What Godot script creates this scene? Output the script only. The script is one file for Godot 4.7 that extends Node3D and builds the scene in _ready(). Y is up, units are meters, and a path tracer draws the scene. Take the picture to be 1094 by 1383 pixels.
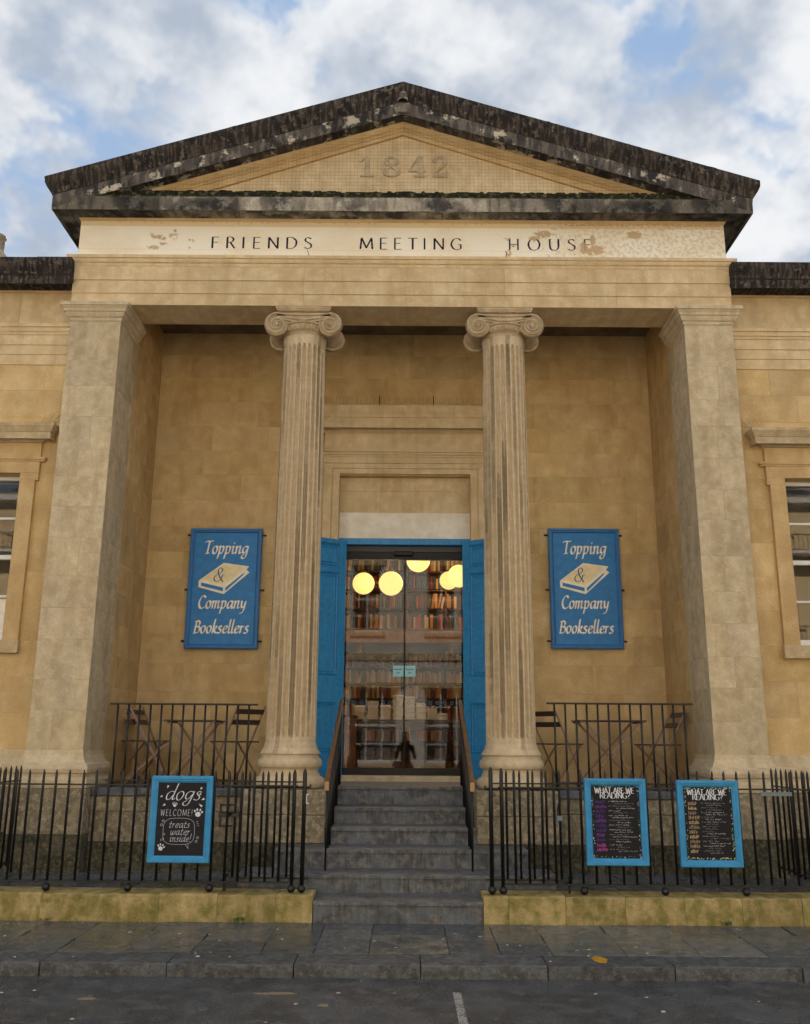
extends Node3D
# Street front of a honey-coloured stone meeting house used as a bookshop.
# x runs along the street, y is up, z points from the facade (z = 0) towards the street.

var M := {}
var used := {}
var rng := RandomNumberGenerator.new()
var book_count := 0

func _ready():
	rng.seed = 1842
	make_camera_and_light()
	make_materials()
	make_ground()
	make_building()
	make_steps()
	make_interior()
	make_low_walls_and_railings()
	make_signs()
	make_furniture()
	make_street_opposite()
	make_small_things()

# ------------------------------------------------------------------ camera, sky, sun
func make_camera_and_light():
	var cam := Camera3D.new()
	cam.name = "camera"
	add_child(cam)
	cam.position = Vector3(0.085, 1.6, 9.5)
	cam.rotation_degrees = Vector3(13.883, 0.1, 0.42)
	cam.fov = 58.45
	cam.near = 0.02
	cam.far = 400.0
	cam.current = true
	var env := Environment.new()
	env.background_mode = Environment.BG_SKY
	env.tonemap_mode = Environment.TONE_MAPPER_LINEAR
	env.tonemap_exposure = 3.5
	env.sdfgi_enabled = true
	env.ssao_enabled = true
	env.ssil_enabled = true
	var sky := Sky.new()
	var pm := PanoramaSkyMaterial.new()
	pm.panorama = ImageTexture.create_from_image(sky_image())
	pm.energy_multiplier = 1.0
	sky.sky_material = pm
	env.sky = sky
	var we := WorldEnvironment.new()
	we.name = "world_environment"
	we.environment = env
	add_child(we)
	# the sun stands behind the building: the facade is in open shade, the houses opposite are lit
	var sun := DirectionalLight3D.new()
	sun.name = "sun"
	add_child(sun)
	sun.light_energy = 1.25
	sun.light_color = Color(1.0, 0.98, 0.95)
	sun.light_angular_distance = 0.6
	sun.shadow_enabled = true
	sun.look_at_from_position(Vector3(-6, 14.0, -20), Vector3(0, 0, 0), Vector3.UP)

func sky_image() -> Image:
	var w := 2048
	var h := 1024
	var im := Image.create(w, h, false, Image.FORMAT_RGBF)
	var n1 := FastNoiseLite.new()
	n1.seed = 7; n1.noise_type = FastNoiseLite.TYPE_SIMPLEX_SMOOTH
	n1.fractal_type = FastNoiseLite.FRACTAL_FBM; n1.fractal_octaves = 6; n1.frequency = 1.0; n1.fractal_gain = 0.58
	var n2 := FastNoiseLite.new()
	n2.seed = 21; n2.noise_type = FastNoiseLite.TYPE_SIMPLEX_SMOOTH
	n2.fractal_type = FastNoiseLite.FRACTAL_FBM; n2.fractal_octaves = 6; n2.fractal_gain = 0.6; n2.frequency = 1.0
	# the open blue patches between the clouds: direction (x, y) as tangents from straight ahead, size
	var gaps := [[0.26, 0.89, 0.12, 1.0], [0.34, 0.80, 0.10, 0.85], [0.20, 0.77, 0.075, 0.7], [0.28, 0.71, 0.07, 0.65], [-0.13, 0.94, 0.06, 0.8], [0.48, 0.95, 0.08, 0.6], [0.38, 0.68, 0.07, 0.35], [0.30, 1.02, 0.14, 0.8]]
	for j in h:
		var th := PI * (j + 0.5) / h
		var y := cos(th)
		var s := sin(th)
		if y < -0.02:
			im.fill_rect(Rect2i(0, j, w, h - j), Color(0.20, 0.19, 0.175))
			break
		var blue := Color(0.62, 0.72, 0.86).lerp(Color(0.29, 0.46, 0.74), clampf(pow(maxf(y, 0.0), 0.75) * 1.15, 0.0, 1.0))
		var k := 1.0 / (maxf(y, 0.0) + 0.32)
		for i in w:
			var ph := TAU * ((i + 0.5) / w - 0.5)
			var x := s * sin(ph)
			var z := -s * cos(ph)
			var px := x * k * 3.6
			var pz := z * k * 3.6
			var t := n2.get_noise_3d(px * 1.1 + 4.0, pz * 1.1, 9.1)
			var d := n1.get_noise_3d(px + 0.35 * t, pz - 0.25 * t, 3.7) + 0.37
			if z < -0.2:
				var tx := x / -z
				var ty := y / -z
				for g in gaps:
					var q: float = ((tx - g[0]) * (tx - g[0]) * 0.7 + (ty - g[1]) * (ty - g[1])) / (g[2] * g[2])
					if q < 6.0:
						d -= g[3] * exp(-q)
			var c := smoothstep(-0.10, 0.34, d)
			var cl := Color(0.47, 0.54, 0.65).lerp(Color(0.95, 0.965, 0.985), smoothstep(-0.46, 0.40, t + 0.25 * (d - 0.3)))
			im.set_pixel(i, j, blue.lerp(cl, c) * 0.27)
	im.resize(4096, 2048, Image.INTERPOLATE_CUBIC)
	return im

# ------------------------------------------------------------------ nodes
func numbered(called: String) -> String:
	var n: int = used.get(called, 0)
	used[called] = n + 1
	return called if n == 0 else "%s_%03d" % [called, n]

func thing(called: String, label: String, category: String, at := Vector3.ZERO, turn := 0.0, group := "") -> Node3D:
	var o := Node3D.new()
	o.name = numbered(called)
	add_child(o)
	o.position = at
	o.rotation.y = turn
	tag(o, label, category, group)
	return o

func tag(o: Node, label: String, category: String, group := ""):
	o.set_meta("label", label)
	o.set_meta("category", category)
	if group != "":
		o.set_meta("group", group)

func node(parent: Node, called: String, at := Vector3.ZERO) -> Node3D:
	var o := Node3D.new()
	o.name = called
	parent.add_child(o, true)
	o.position = at
	return o

func put(parent: Node, called: String, mesh: Mesh, m: Material, at := Vector3.ZERO) -> MeshInstance3D:
	var o := MeshInstance3D.new()
	o.name = numbered(called) if parent == self else called
	o.mesh = mesh
	o.material_override = m
	o.position = at
	parent.add_child(o, true)
	return o

# a shift for the stone's own texture space, so that neighbouring blocks are cut from different stone
func cut() -> Vector3:
	return Vector3(rng.randf_range(-9.0, 9.0), rng.randf_range(-9.0, 9.0), rng.randf_range(-9.0, 9.0))

func structure(o: Node) -> Node:
	o.set_meta("kind", "structure")
	return o

func stuff(o: Node) -> Node:
	o.set_meta("kind", "stuff")
	return o

# ------------------------------------------------------------------ mesh helpers
func begin(smooth := false) -> SurfaceTool:
	var st := SurfaceTool.new()
	st.begin(Mesh.PRIMITIVE_TRIANGLES)
	st.set_smooth_group(0 if smooth else -1)
	st.set_color(Color.WHITE)
	return st

func finish(st: SurfaceTool) -> ArrayMesh:
	st.generate_normals()
	return st.commit()

func tri(st: SurfaceTool, a: Vector3, b: Vector3, c: Vector3, out: Vector3):
	var n := (c - a).cross(b - a)      # normal of a clockwise face
	if n.dot(out) < 0.0:
		st.add_vertex(a); st.add_vertex(c); st.add_vertex(b)
	else:
		st.add_vertex(a); st.add_vertex(b); st.add_vertex(c)

func quad(st: SurfaceTool, a: Vector3, b: Vector3, c: Vector3, d: Vector3, out: Vector3):
	tri(st, a, b, c, out)
	tri(st, a, c, d, out)

func uvquad(a: Vector3, b: Vector3, c: Vector3, d: Vector3) -> ArrayMesh:
	# a bottom left, b bottom right, c top right, d top left, seen from the front
	var st := begin()
	var ps := [a, d, c, a, c, b]
	var us := [Vector2(0, 1), Vector2(0, 0), Vector2(1, 0), Vector2(0, 1), Vector2(1, 0), Vector2(1, 1)]
	for i in 6:
		st.set_uv(us[i])
		st.add_vertex(ps[i])
	return finish(st)

# box with chamfered edges between two corners
func box(st: SurfaceTool, lo: Vector3, hi: Vector3, b := 0.004, xf := Transform3D.IDENTITY):
	var c := (lo + hi) * 0.5
	var e := (hi - lo) * 0.5
	b = minf(b, minf(e.x, minf(e.y, e.z)) * 0.45)
	var v := []
	for i in 8:
		var s := Vector3(1 if i & 1 else -1, 1 if i & 2 else -1, 1 if i & 4 else -1)
		var row := []
		for ax in 3:
			var r := e
			for o in 3:
				if o != ax:
					r[o] -= b
			row.append(xf * (c + s * r))
		v.append(row)
	var B := xf.basis
	for ax in 3:
		var a1 := (ax + 1) % 3
		var a2 := (ax + 2) % 3
		for s in 2:
			var k := (1 << ax) * s
			var n := Vector3.ZERO
			n[ax] = 1 if s else -1
			quad(st, v[k][ax], v[k | (1 << a1)][ax], v[k | (1 << a1) | (1 << a2)][ax], v[k | (1 << a2)][ax], B * n)
		if b > 0.0005:
			for s1 in 2:
				for s2 in 2:
					var k := (1 << a1) * s1 + (1 << a2) * s2
					var n := Vector3.ZERO
					n[a1] = 1 if s1 else -1
					n[a2] = 1 if s2 else -1
					quad(st, v[k][a1], v[k][a2], v[k | (1 << ax)][a2], v[k | (1 << ax)][a1], B * n)
	if b > 0.0005:
		for k in 8:
			var n := Vector3(1 if k & 1 else -1, 1 if k & 2 else -1, 1 if k & 4 else -1)
			tri(st, v[k][0], v[k][1], v[k][2], B * n)

func boxmesh(lo: Vector3, hi: Vector3, b := 0.004, tint := Color.WHITE) -> ArrayMesh:
	var st := begin()
	st.set_color(tint)
	box(st, lo, hi, b)
	return finish(st)

# round or square bar from p to q, radius r at p and r2 at q
func bar(st: SurfaceTool, p: Vector3, q: Vector3, r: float, r2 := -1.0, n := 8, caps := true):
	if r2 < 0.0:
		r2 = r
	var d := (q - p).normalized()
	var u := d.cross(Vector3.UP if absf(d.y) < 0.9 else Vector3.RIGHT).normalized()
	var w := d.cross(u)
	var off := PI / 4.0 if n == 4 else 0.0
	for i in n:
		var a0 := TAU * i / n + off
		var a1 := TAU * (i + 1) / n + off
		var e0 := u * cos(a0) + w * sin(a0)
		var e1 := u * cos(a1) + w * sin(a1)
		if r2 > 0.0001:
			quad(st, p + e0 * r, p + e1 * r, q + e1 * r2, q + e0 * r2, e0 + e1)
		else:
			tri(st, p + e0 * r, p + e1 * r, q, e0 + e1)
		if caps:
			tri(st, p, p + e0 * r, p + e1 * r, -d)
			if r2 > 0.0001:
				tri(st, q, q + e0 * r2, q + e1 * r2, d)

# flat bar (strap) from p to q with width w along direction side and thickness t
func strap(st: SurfaceTool, p: Vector3, q: Vector3, side: Vector3, w: float, t: float):
	var d := (q - p)
	var x := d.normalized()
	var y := (side - x * side.dot(x)).normalized()
	var z := x.cross(y)
	box(st, Vector3(0, -w / 2, -t / 2), Vector3(d.length(), w / 2, t / 2), 0.0012, Transform3D(Basis(x, y, z), p))

# turned shape: profile of (radius, y), around the y axis at c
func lathe(st: SurfaceTool, prof: Array, c: Vector3, n := 24, cap := true):
	for k in prof.size() - 1:
		var a: Vector2 = prof[k]
		var b: Vector2 = prof[k + 1]
		var nn := Vector2(b.y - a.y, a.x - b.x)
		if k == 0 and b.y < a.y or b.y < a.y:
			nn = Vector2(a.y - b.y, b.x - a.x) if false else nn
		for i in n:
			var a0 := TAU * i / n
			var a1 := TAU * (i + 1) / n
			var e0 := Vector3(cos(a0), 0, sin(a0))
			var e1 := Vector3(cos(a1), 0, sin(a1))
			var o := (e0 + e1) * 0.5 * nn.x + Vector3.UP * nn.y
			var p0 := c + e0 * a.x + Vector3.UP * a.y
			var p1 := c + e1 * a.x + Vector3.UP * a.y
			var q0 := c + e0 * b.x + Vector3.UP * b.y
			var q1 := c + e1 * b.x + Vector3.UP * b.y
			if a.x < 0.0002:
				tri(st, p0, q0, q1, o)
			elif b.x < 0.0002:
				tri(st, p0, p1, q0, o)
			else:
				quad(st, p0, p1, q1, q0, o)

func ball(st: SurfaceTool, c: Vector3, r: float, n := 12, squash := 1.0):
	var prof := []
	for k in n / 2 + 1:
		var t := -PI / 2 + PI * k / (n / 2)
		prof.append(Vector2(r * cos(t), r * squash * sin(t)))
	lathe(st, prof, c, n)

# closed profile of (out, up) swept along a path of [point, out direction (mitre scaled)]
func sweep(st: SurfaceTool, prof: Array, path: Array, caps := true, up := Vector3.UP):
	var pp := PackedVector2Array(prof)
	var area := 0.0
	for i in pp.size():
		area += pp[i].cross(pp[(i + 1) % pp.size()])
	var sg := 1.0 if area > 0.0 else -1.0
	for s in path.size() - 1:
		var p0: Vector3 = path[s][0]
		var o0: Vector3 = path[s][1]
		var p1: Vector3 = path[s + 1][0]
		var o1: Vector3 = path[s + 1][1]
		var om := ((o0 + o1) * 0.5)
		for i in pp.size():
			var a := pp[i]
			var b := pp[(i + 1) % pp.size()]
			var n2 := Vector2(b.y - a.y, a.x - b.x) * sg
			quad(st, p0 + o0 * a.x + up * a.y, p0 + o0 * b.x + up * b.y, p1 + o1 * b.x + up * b.y, p1 + o1 * a.x + up * a.y, om * n2.x + up * n2.y)
	if caps:
		var idx := Geometry2D.triangulate_polygon(pp)
		for e in 2:
			var p: Vector3 = path[0 if e == 0 else path.size() - 1][0]
			var o: Vector3 = path[0 if e == 0 else path.size() - 1][1]
			var q: Vector3 = path[1 if e == 0 else path.size() - 2][0]
			for t in range(0, idx.size(), 3):
				var v := []
				for k in 3:
					v.append(p + o * pp[idx[t + k]].x + up * pp[idx[t + k]].y)
				tri(st, v[0], v[1], v[2], p - q)

# flat polygon in a vertical plane, given depth: pts are (x, y), from z0 (front) to z1 (back)
func slab(st: SurfaceTool, pts: Array, z0: float, z1: float):
	var pp := PackedVector2Array(pts)
	var area := 0.0
	for i in pp.size():
		area += pp[i].cross(pp[(i + 1) % pp.size()])
	var sg := 1.0 if area > 0.0 else -1.0
	var idx := Geometry2D.triangulate_polygon(pp)
	for t in range(0, idx.size(), 3):
		for z in [z0, z1]:
			var v := []
			for k in 3:
				v.append(Vector3(pp[idx[t + k]].x, pp[idx[t + k]].y, z))
			tri(st, v[0], v[1], v[2], Vector3(0, 0, z * 2.0 - z0 - z1))
	for i in pp.size():
		var a := pp[i]
		var b := pp[(i + 1) % pp.size()]
		var n2 := Vector2(b.y - a.y, a.x - b.x) * sg
		quad(st, Vector3(a.x, a.y, z0), Vector3(b.x, b.y, z0), Vector3(b.x, b.y, z1), Vector3(a.x, a.y, z1), Vector3(n2.x, n2.y, 0))

# irregular flat patch lying on the ground
func patch(c: Vector3, rx: float, rz: float, n: int, wob: float, thick: float, rg: RandomNumberGenerator) -> ArrayMesh:
	var st := begin()
	var ring := []
	for i in n:
		var a := TAU * i / n
		var f := 1.0 + rg.randf_range(-wob, wob)
		ring.append(c + Vector3(cos(a) * rx * f, thick, sin(a) * rz * f))
	for i in n:
		var a: Vector3 = ring[i]
		var b: Vector3 = ring[(i + 1) % n]
		tri(st, c + Vector3.UP * thick, a, b, Vector3.UP)
		quad(st, a, b, b - Vector3.UP * thick, a - Vector3.UP * thick, (a + b) * 0.5 - c)
	return finish(st)

# ------------------------------------------------------------------ materials
func noise_bytes(size: int, sd: int, freq: float, oct := 4, kind := 0, stretch := 1) -> PackedByteArray:
	var n := FastNoiseLite.new()
	n.seed = sd
	n.noise_type = FastNoiseLite.TYPE_SIMPLEX_SMOOTH
	n.frequency = freq
	n.fractal_type = FastNoiseLite.FRACTAL_FBM if kind == 0 else FastNoiseLite.FRACTAL_RIDGED
	n.fractal_octaves = oct
	var im: Image
	if stretch > 1:
		im = n.get_seamless_image(size, size / stretch)
		im.resize(size, size, Image.INTERPOLATE_CUBIC)
	else:
		im = n.get_seamless_image(size, size)
	im.convert(Image.FORMAT_L8)
	return im.get_data()

var noise_cache := {}

# the same noise field serves several pictures, each starting elsewhere in it
func shared_noise(size: int, freq: float, oct: int, stretch := 1) -> PackedByteArray:
	var key := "%d_%.3f_%d_%d" % [size, freq, oct, stretch]
	if not noise_cache.has(key):
		noise_cache[key] = noise_bytes(size, 1000 + noise_cache.size() * 13, freq / size, oct, 0, stretch)
	return noise_cache[key]

func ramp(at: float, soft: float, amt: float) -> PackedFloat32Array:
	var r := PackedFloat32Array()
	r.resize(256)
	for k in 256:
		r[k] = amt * clampf((k / 255.0 - at) / soft + 0.5, 0.0, 1.0)
	return r

# stone-like colour picture: base mottled by blotches, vertical streaks, specks and grain
func stone_picture(size: int, sd: int, d: Dictionary) -> Image:
	var b1 := shared_noise(size, d.get("f1", 3.0), 5)
	var b2 := shared_noise(size, d.get("f2", 16.0), 4)
	var b3 := shared_noise(size, d.get("f3", 120.0), 2)
	var b4 := shared_noise(size, d.get("f4", 12.0), 4, d.get("stretch", 8))
	var base: Color = d.base
	var c1: Color = d.get("blotch", base)
	var c2: Color = d.get("patch", base)
	var c4: Color = d.get("streak", base)
	var w1 := ramp(d.get("blotch_at", 0.45), d.get("blotch_soft", 0.25), d.get("blotch_amt", 0.0))
	var w4 := ramp(d.get("streak_at", 0.5), d.get("streak_soft", 0.25), d.get("streak_amt", 0.0))
	var w2 := ramp(d.get("patch_at", 0.6), d.get("patch_soft", 0.12), d.get("patch_amt", 0.0))
	var cs: Color = d.get("speck", base)
	var ts := int(d.get("speck_at", 2.0) * 255.0)
	var g3: float = d.get("grain", 0.1) / 127.5
	var g2: float = d.get("grain2", 0.08) / 127.5
	var total := size * size
	var o1 := (sd * 7919 * 97) % total
	var o2 := (sd * 6007 * 89) % total
	var o3 := (sd * 4001 * 83) % total
	var o4 := (sd * 3001 * 79) % total
	var outb := PackedByteArray()
	outb.resize(total * 3)
	var q := 0
	for i in total:
		var n1 := b1[(i + o1) % total]
		var n2 := b2[(i + o2) % total]
		var n3 := b3[(i + o3) % total]
		var a := w1[n1]
		var r := base.r + (c1.r - base.r) * a
		var g := base.g + (c1.g - base.g) * a
		var b := base.b + (c1.b - base.b) * a
		a = w4[b4[(i + o4) % total]]
		if a > 0.0:
			r += (c4.r - r) * a
			g += (c4.g - g) * a
			b += (c4.b - b) * a
		a = w2[(n2 * 77 + n1 * 32 + n3 * 19) >> 7]
		if a > 0.0:
			r += (c2.r - r) * a
			g += (c2.g - g) * a
			b += (c2.b - b) * a
		if n3 > ts:
			r += (cs.r - r) * 0.7
			g += (cs.g - g) * 0.7
			b += (cs.b - b) * 0.7
		var f := (1.0 + g3 * (n3 - 127.5) + g2 * (n2 - 127.5)) * 255.0
		outb[q] = mini(int(r * f), 255)
		outb[q + 1] = mini(int(g * f), 255)
		outb[q + 2] = mini(int(b * f), 255)
		q += 3
	return Image.create_from_data(size, size, false, Image.FORMAT_RGB8, outb)

func height_texture(size: int, sd: int, freq: float, oct := 5) -> ImageTexture:
	var im := Image.create_from_data(size, size, false, Image.FORMAT_L8, noise_bytes(size, sd, freq / size, oct))
	return ImageTexture.create_from_image(im)

func std(rough := 0.9, col := Color.WHITE, spec := 0.4) -> StandardMaterial3D:
	var m := StandardMaterial3D.new()
	m.albedo_color = col
	m.roughness = rough
	m.metallic_specular = spec
	return m

# world triplanar material; tile = metres covered by the picture
func tri_mat(im: Image, tile: float, rough: float, relief: Texture2D = null, relief_cm := 0.0, tint := true, spec := 0.35) -> StandardMaterial3D:
	var m := std(rough, Color.WHITE, spec)
	m.albedo_texture = ImageTexture.create_from_image(im)
	m.uv1_triplanar = true
	m.uv1_world_triplanar = true
	m.uv1_scale = Vector3.ONE / tile
	m.uv1_triplanar_sharpness = 6.0
	m.vertex_color_use_as_albedo = tint
	if relief:
		m.heightmap_enabled = true
		m.heightmap_texture = relief
		m.heightmap_scale = relief_cm
	return m

func overlay(m: StandardMaterial3D, im: Image, tile: float):
	m.detail_enabled = true
	m.detail_blend_mode = BaseMaterial3D.BLEND_MODE_MUL
	m.detail_uv_layer = BaseMaterial3D.DETAIL_UV_2
	m.detail_albedo = ImageTexture.create_from_image(im)
	m.uv2_triplanar = true
	m.uv2_world_triplanar = true
	m.uv2_triplanar_sharpness = 6.0
	m.uv2_scale = Vector3.ONE / tile
	m.uv2_offset = Vector3(0.37, 0.21, 0.13)

func make_materials():
	var h1 := height_texture(512, 5, 60.0)
	var h2 := height_texture(512, 9, 26.0)
	# broad blotches of soot, damp and rain wash that lie over whole walls
	var wash := stone_picture(512, 301, {"base": Color(0.985, 0.98, 0.965), "blotch": Color(0.92, 0.905, 0.88), "blotch_amt": 0.6, "f1": 4.0, "blotch_at": 0.52, "blotch_soft": 0.45,
		"streak": Color(0.91, 0.885, 0.84), "streak_amt": 0.5, "streak_at": 0.56, "streak_soft": 0.35, "f4": 12.0, "stretch": 4, "grain": 0.01, "grain2": 0.03})
	var wash2 := stone_picture(512, 341, {"base": Color(0.985, 0.98, 0.97), "blotch": Color(0.91, 0.905, 0.895), "blotch_amt": 0.35, "f1": 4.0, "blotch_at": 0.5, "blotch_soft": 0.45,
		"streak": Color(0.86, 0.86, 0.86), "streak_amt": 0.4, "streak_at": 0.56, "streak_soft": 0.3, "f4": 14.0, "stretch": 5, "grain": 0.02, "grain2": 0.04})
	M.honey = tri_mat(stone_picture(512, 11, {"base": Color(0.85, 0.75, 0.58), "blotch": Color(0.80, 0.665, 0.465), "blotch_amt": 0.4, "f1": 4.0, "blotch_at": 0.5, "blotch_soft": 0.5,
		"patch": Color(0.865, 0.79, 0.65), "patch_amt": 0.4, "patch_at": 0.6, "patch_soft": 0.2, "f2": 12.0, "streak": Color(0.74, 0.62, 0.45), "streak_amt": 0.3, "streak_at": 0.6, "f4": 12.0, "speck": Color(0.92, 0.86, 0.74), "speck_at": 0.91, "grain": 0.06, "grain2": 0.035, "f3": 170.0}), 3.3, 0.92, h1, 0.2)
	overlay(M.honey, wash, 7.3)
	M.pale = tri_mat(stone_picture(512, 31, {"base": Color(0.87, 0.795, 0.66), "blotch": Color(0.82, 0.715, 0.55), "blotch_amt": 0.5, "f1": 5.0, "blotch_soft": 0.5,
		"patch": Color(0.90, 0.855, 0.76), "patch_amt": 0.4, "patch_at": 0.62, "patch_soft": 0.2, "f2": 16.0, "streak": Color(0.74, 0.66, 0.53), "streak_amt": 0.3, "streak_at": 0.62, "f4": 18.0, "grain": 0.045, "grain2": 0.035, "f3": 170.0}), 3.1, 0.92, h1, 0.2)
	overlay(M.pale, wash, 6.1)
	M.weathered = tri_mat(stone_picture(512, 51, {"base": Color(0.815, 0.755, 0.645), "blotch": Color(0.80, 0.72, 0.585), "blotch_amt": 0.3, "f1": 4.0, "blotch_soft": 0.5,
		"patch": Color(0.85, 0.82, 0.75), "patch_amt": 0.25, "patch_at": 0.6, "patch_soft": 0.25, "f2": 20.0, "streak": Color(0.73, 0.65, 0.52), "streak_amt": 0.45, "streak_at": 0.56, "f4": 14.0, "stretch": 6, "speck": Color(0.93, 0.91, 0.86), "speck_at": 0.90, "grain": 0.07, "grain2": 0.05, "f3": 190.0}), 2.9, 0.93, h1, 0.35)
	overlay(M.weathered, wash2, 5.3)
	M.column = tri_mat(stone_picture(512, 61, {"base": Color(0.785, 0.715, 0.60), "blotch": Color(0.74, 0.65, 0.51), "blotch_amt": 0.45, "f1": 5.0, "blotch_soft": 0.5,
		"patch": Color(0.88, 0.855, 0.80), "patch_amt": 0.12, "patch_at": 0.6, "patch_soft": 0.2, "f2": 24.0, "streak": Color(0.66, 0.61, 0.53), "streak_amt": 0.18, "streak_at": 0.57, "streak_soft": 0.4, "f4": 50.0, "stretch": 16, "grain": 0.05, "grain2": 0.05, "f3": 200.0}), 2.3, 0.93, h1, 0.25)
	M.capital = tri_mat(stone_picture(256, 66, {"base": Color(0.76, 0.69, 0.575), "blotch": Color(0.64, 0.56, 0.44), "blotch_amt": 0.7, "f1": 5.0, "blotch_soft": 0.5, "grain": 0.04, "grain2": 0.05, "f3": 90.0}), 1.1, 0.93, h1, 0.2)
	# plinth stones: pitted, with algae and pale lichen dots
	M.plinth = tri_mat(stone_picture(512, 71, {"base": Color(0.63, 0.575, 0.48), "blotch": Color(0.52, 0.48, 0.40), "blotch_amt": 0.8, "f1": 6.0, "blotch_soft": 0.4,
		"patch": Color(0.72, 0.67, 0.56), "patch_amt": 0.5, "patch_at": 0.6, "f2": 24.0, "streak": Color(0.42, 0.40, 0.33), "streak_amt": 0.4, "streak_at": 0.58, "f4": 18.0, "stretch": 3, "speck": Color(0.78, 0.76, 0.70), "speck_at": 0.82, "grain": 0.10, "grain2": 0.09, "f3": 110.0}), 2.0, 0.95, h2, 0.9)
	M.plinth_mossy = tri_mat(stone_picture(512, 76, {"base": Color(0.365, 0.345, 0.285), "blotch": Color(0.235, 0.237, 0.18), "blotch_amt": 0.9, "f1": 7.0, "blotch_soft": 0.3,
		"patch": Color(0.52, 0.48, 0.40), "patch_amt": 0.5, "patch_at": 0.6, "patch_soft": 0.25, "f2": 30.0, "speck": Color(0.66, 0.64, 0.58), "speck_at": 0.86, "grain": 0.10, "grain2": 0.08, "f3": 90.0}), 1.7, 0.95, h2, 1.1)
	# soot crust and lichen on the cornice
	M.crust = tri_mat(stone_picture(768, 81, {"base": Color(0.225, 0.205, 0.195), "blotch": Color(0.145, 0.135, 0.135), "blotch_amt": 0.8, "f1": 8.0, "blotch_soft": 0.3,
		"streak": Color(0.42, 0.375, 0.33), "streak_amt": 0.6, "streak_at": 0.57, "streak_soft": 0.2, "f4": 70.0, "stretch": 5, "patch": Color(0.50, 0.465, 0.415), "patch_amt": 0.5, "patch_at": 0.635, "patch_soft": 0.08, "f2": 40.0,
		"speck": Color(0.46, 0.435, 0.40), "speck_at": 0.86, "grain": 0.16, "grain2": 0.12, "f3": 150.0}), 3.7, 0.95, h2, 1.0)
	M.corona = tri_mat(stone_picture(768, 91, {"base": Color(0.66, 0.625, 0.56), "blotch": Color(0.25, 0.24, 0.235), "blotch_amt": 0.95, "f1": 7.0, "blotch_at": 0.54, "blotch_soft": 0.35,
		"streak": Color(0.40, 0.38, 0.355), "streak_amt": 0.6, "streak_at": 0.58, "streak_soft": 0.25, "f4": 40.0, "stretch": 4, "patch": Color(0.79, 0.76, 0.69), "patch_amt": 0.5, "patch_at": 0.60, "patch_soft": 0.15, "f2": 24.0, "grain": 0.08, "grain2": 0.08, "f3": 130.0}), 4.9, 0.94, h2, 0.6)
	M.corona_dark = tri_mat(stone_picture(768, 93, {"base": Color(0.33, 0.31, 0.295), "blotch": Color(0.20, 0.193, 0.193), "blotch_amt": 0.9, "f1": 7.0, "blotch_at": 0.5, "blotch_soft": 0.3,
		"streak": Color(0.52, 0.485, 0.44), "streak_amt": 0.6, "streak_at": 0.58, "streak_soft": 0.2, "f4": 50.0, "stretch": 4, "patch": Color(0.74, 0.70, 0.62), "patch_amt": 0.9, "patch_at": 0.625, "patch_soft": 0.08, "f2": 20.0, "grain": 0.10, "grain2": 0.1, "f3": 130.0}), 4.3, 0.94, h2, 0.8)
	M.moss = tri_mat(stone_picture(512, 95, {"base": Color(0.12, 0.125, 0.085), "blotch": Color(0.165, 0.175, 0.10), "blotch_amt": 0.8, "f1": 12.0, "patch": Color(0.36, 0.33, 0.26), "patch_amt": 0.8, "patch_at": 0.62, "patch_soft": 0.07, "f2": 22.0, "grain": 0.25, "grain2": 0.2, "f3": 90.0}), 1.9, 0.97, h2, 1.5)
	# low wall of yellow stone with green algae
	M.low_wall = tri_mat(stone_picture(512, 101, {"base": Color(0.66, 0.59, 0.42), "blotch": Color(0.53, 0.485, 0.29), "blotch_amt": 0.9, "f1": 6.0, "blotch_soft": 0.45,
		"patch": Color(0.40, 0.39, 0.21), "patch_amt": 0.8, "patch_at": 0.60, "patch_soft": 0.28, "f2": 12.0, "streak": Color(0.76, 0.68, 0.50), "streak_amt": 0.5, "f4": 14.0, "stretch": 3, "speck": Color(0.78, 0.75, 0.64), "speck_at": 0.86, "grain": 0.09, "grain2": 0.08, "f3": 110.0}), 1.9, 0.93, h2, 0.8)
	M.low_wall_top = tri_mat(stone_picture(512, 107, {"base": Color(0.58, 0.53, 0.40), "blotch": Color(0.40, 0.38, 0.27), "blotch_amt": 0.9, "f1": 8.0, "patch": Color(0.25, 0.26, 0.17), "patch_amt": 0.9, "patch_at": 0.6, "patch_soft": 0.08, "f2": 20.0, "grain": 0.12, "grain2": 0.1, "f3": 100.0}), 1.3, 0.93, h2, 0.9)
	# steps of blue-grey pennant stone, stained on the risers
	M.step = tri_mat(stone_picture(512, 111, {"base": Color(0.39, 0.41, 0.44), "blotch": Color(0.29, 0.305, 0.325), "blotch_amt": 0.85, "f1": 6.0, "blotch_soft": 0.3,
		"patch": Color(0.49, 0.46, 0.425), "patch_amt": 0.6, "patch_at": 0.6, "f2": 18.0, "streak": Color(0.50, 0.495, 0.49), "streak_amt": 0.3, "streak_at": 0.57, "streak_soft": 0.15, "f4": 50.0, "stretch": 8, "speck": Color(0.6, 0.58, 0.54), "speck_at": 0.87, "grain": 0.10, "grain2": 0.09, "f3": 140.0}), 1.9, 0.62, h1, 0.4)
	M.tread = M.step.duplicate()      # the same stone, worn smooth underfoot
	M.tread.roughness = 0.42
	# paving slabs, damp: three stones
	M.slabs = []
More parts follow.
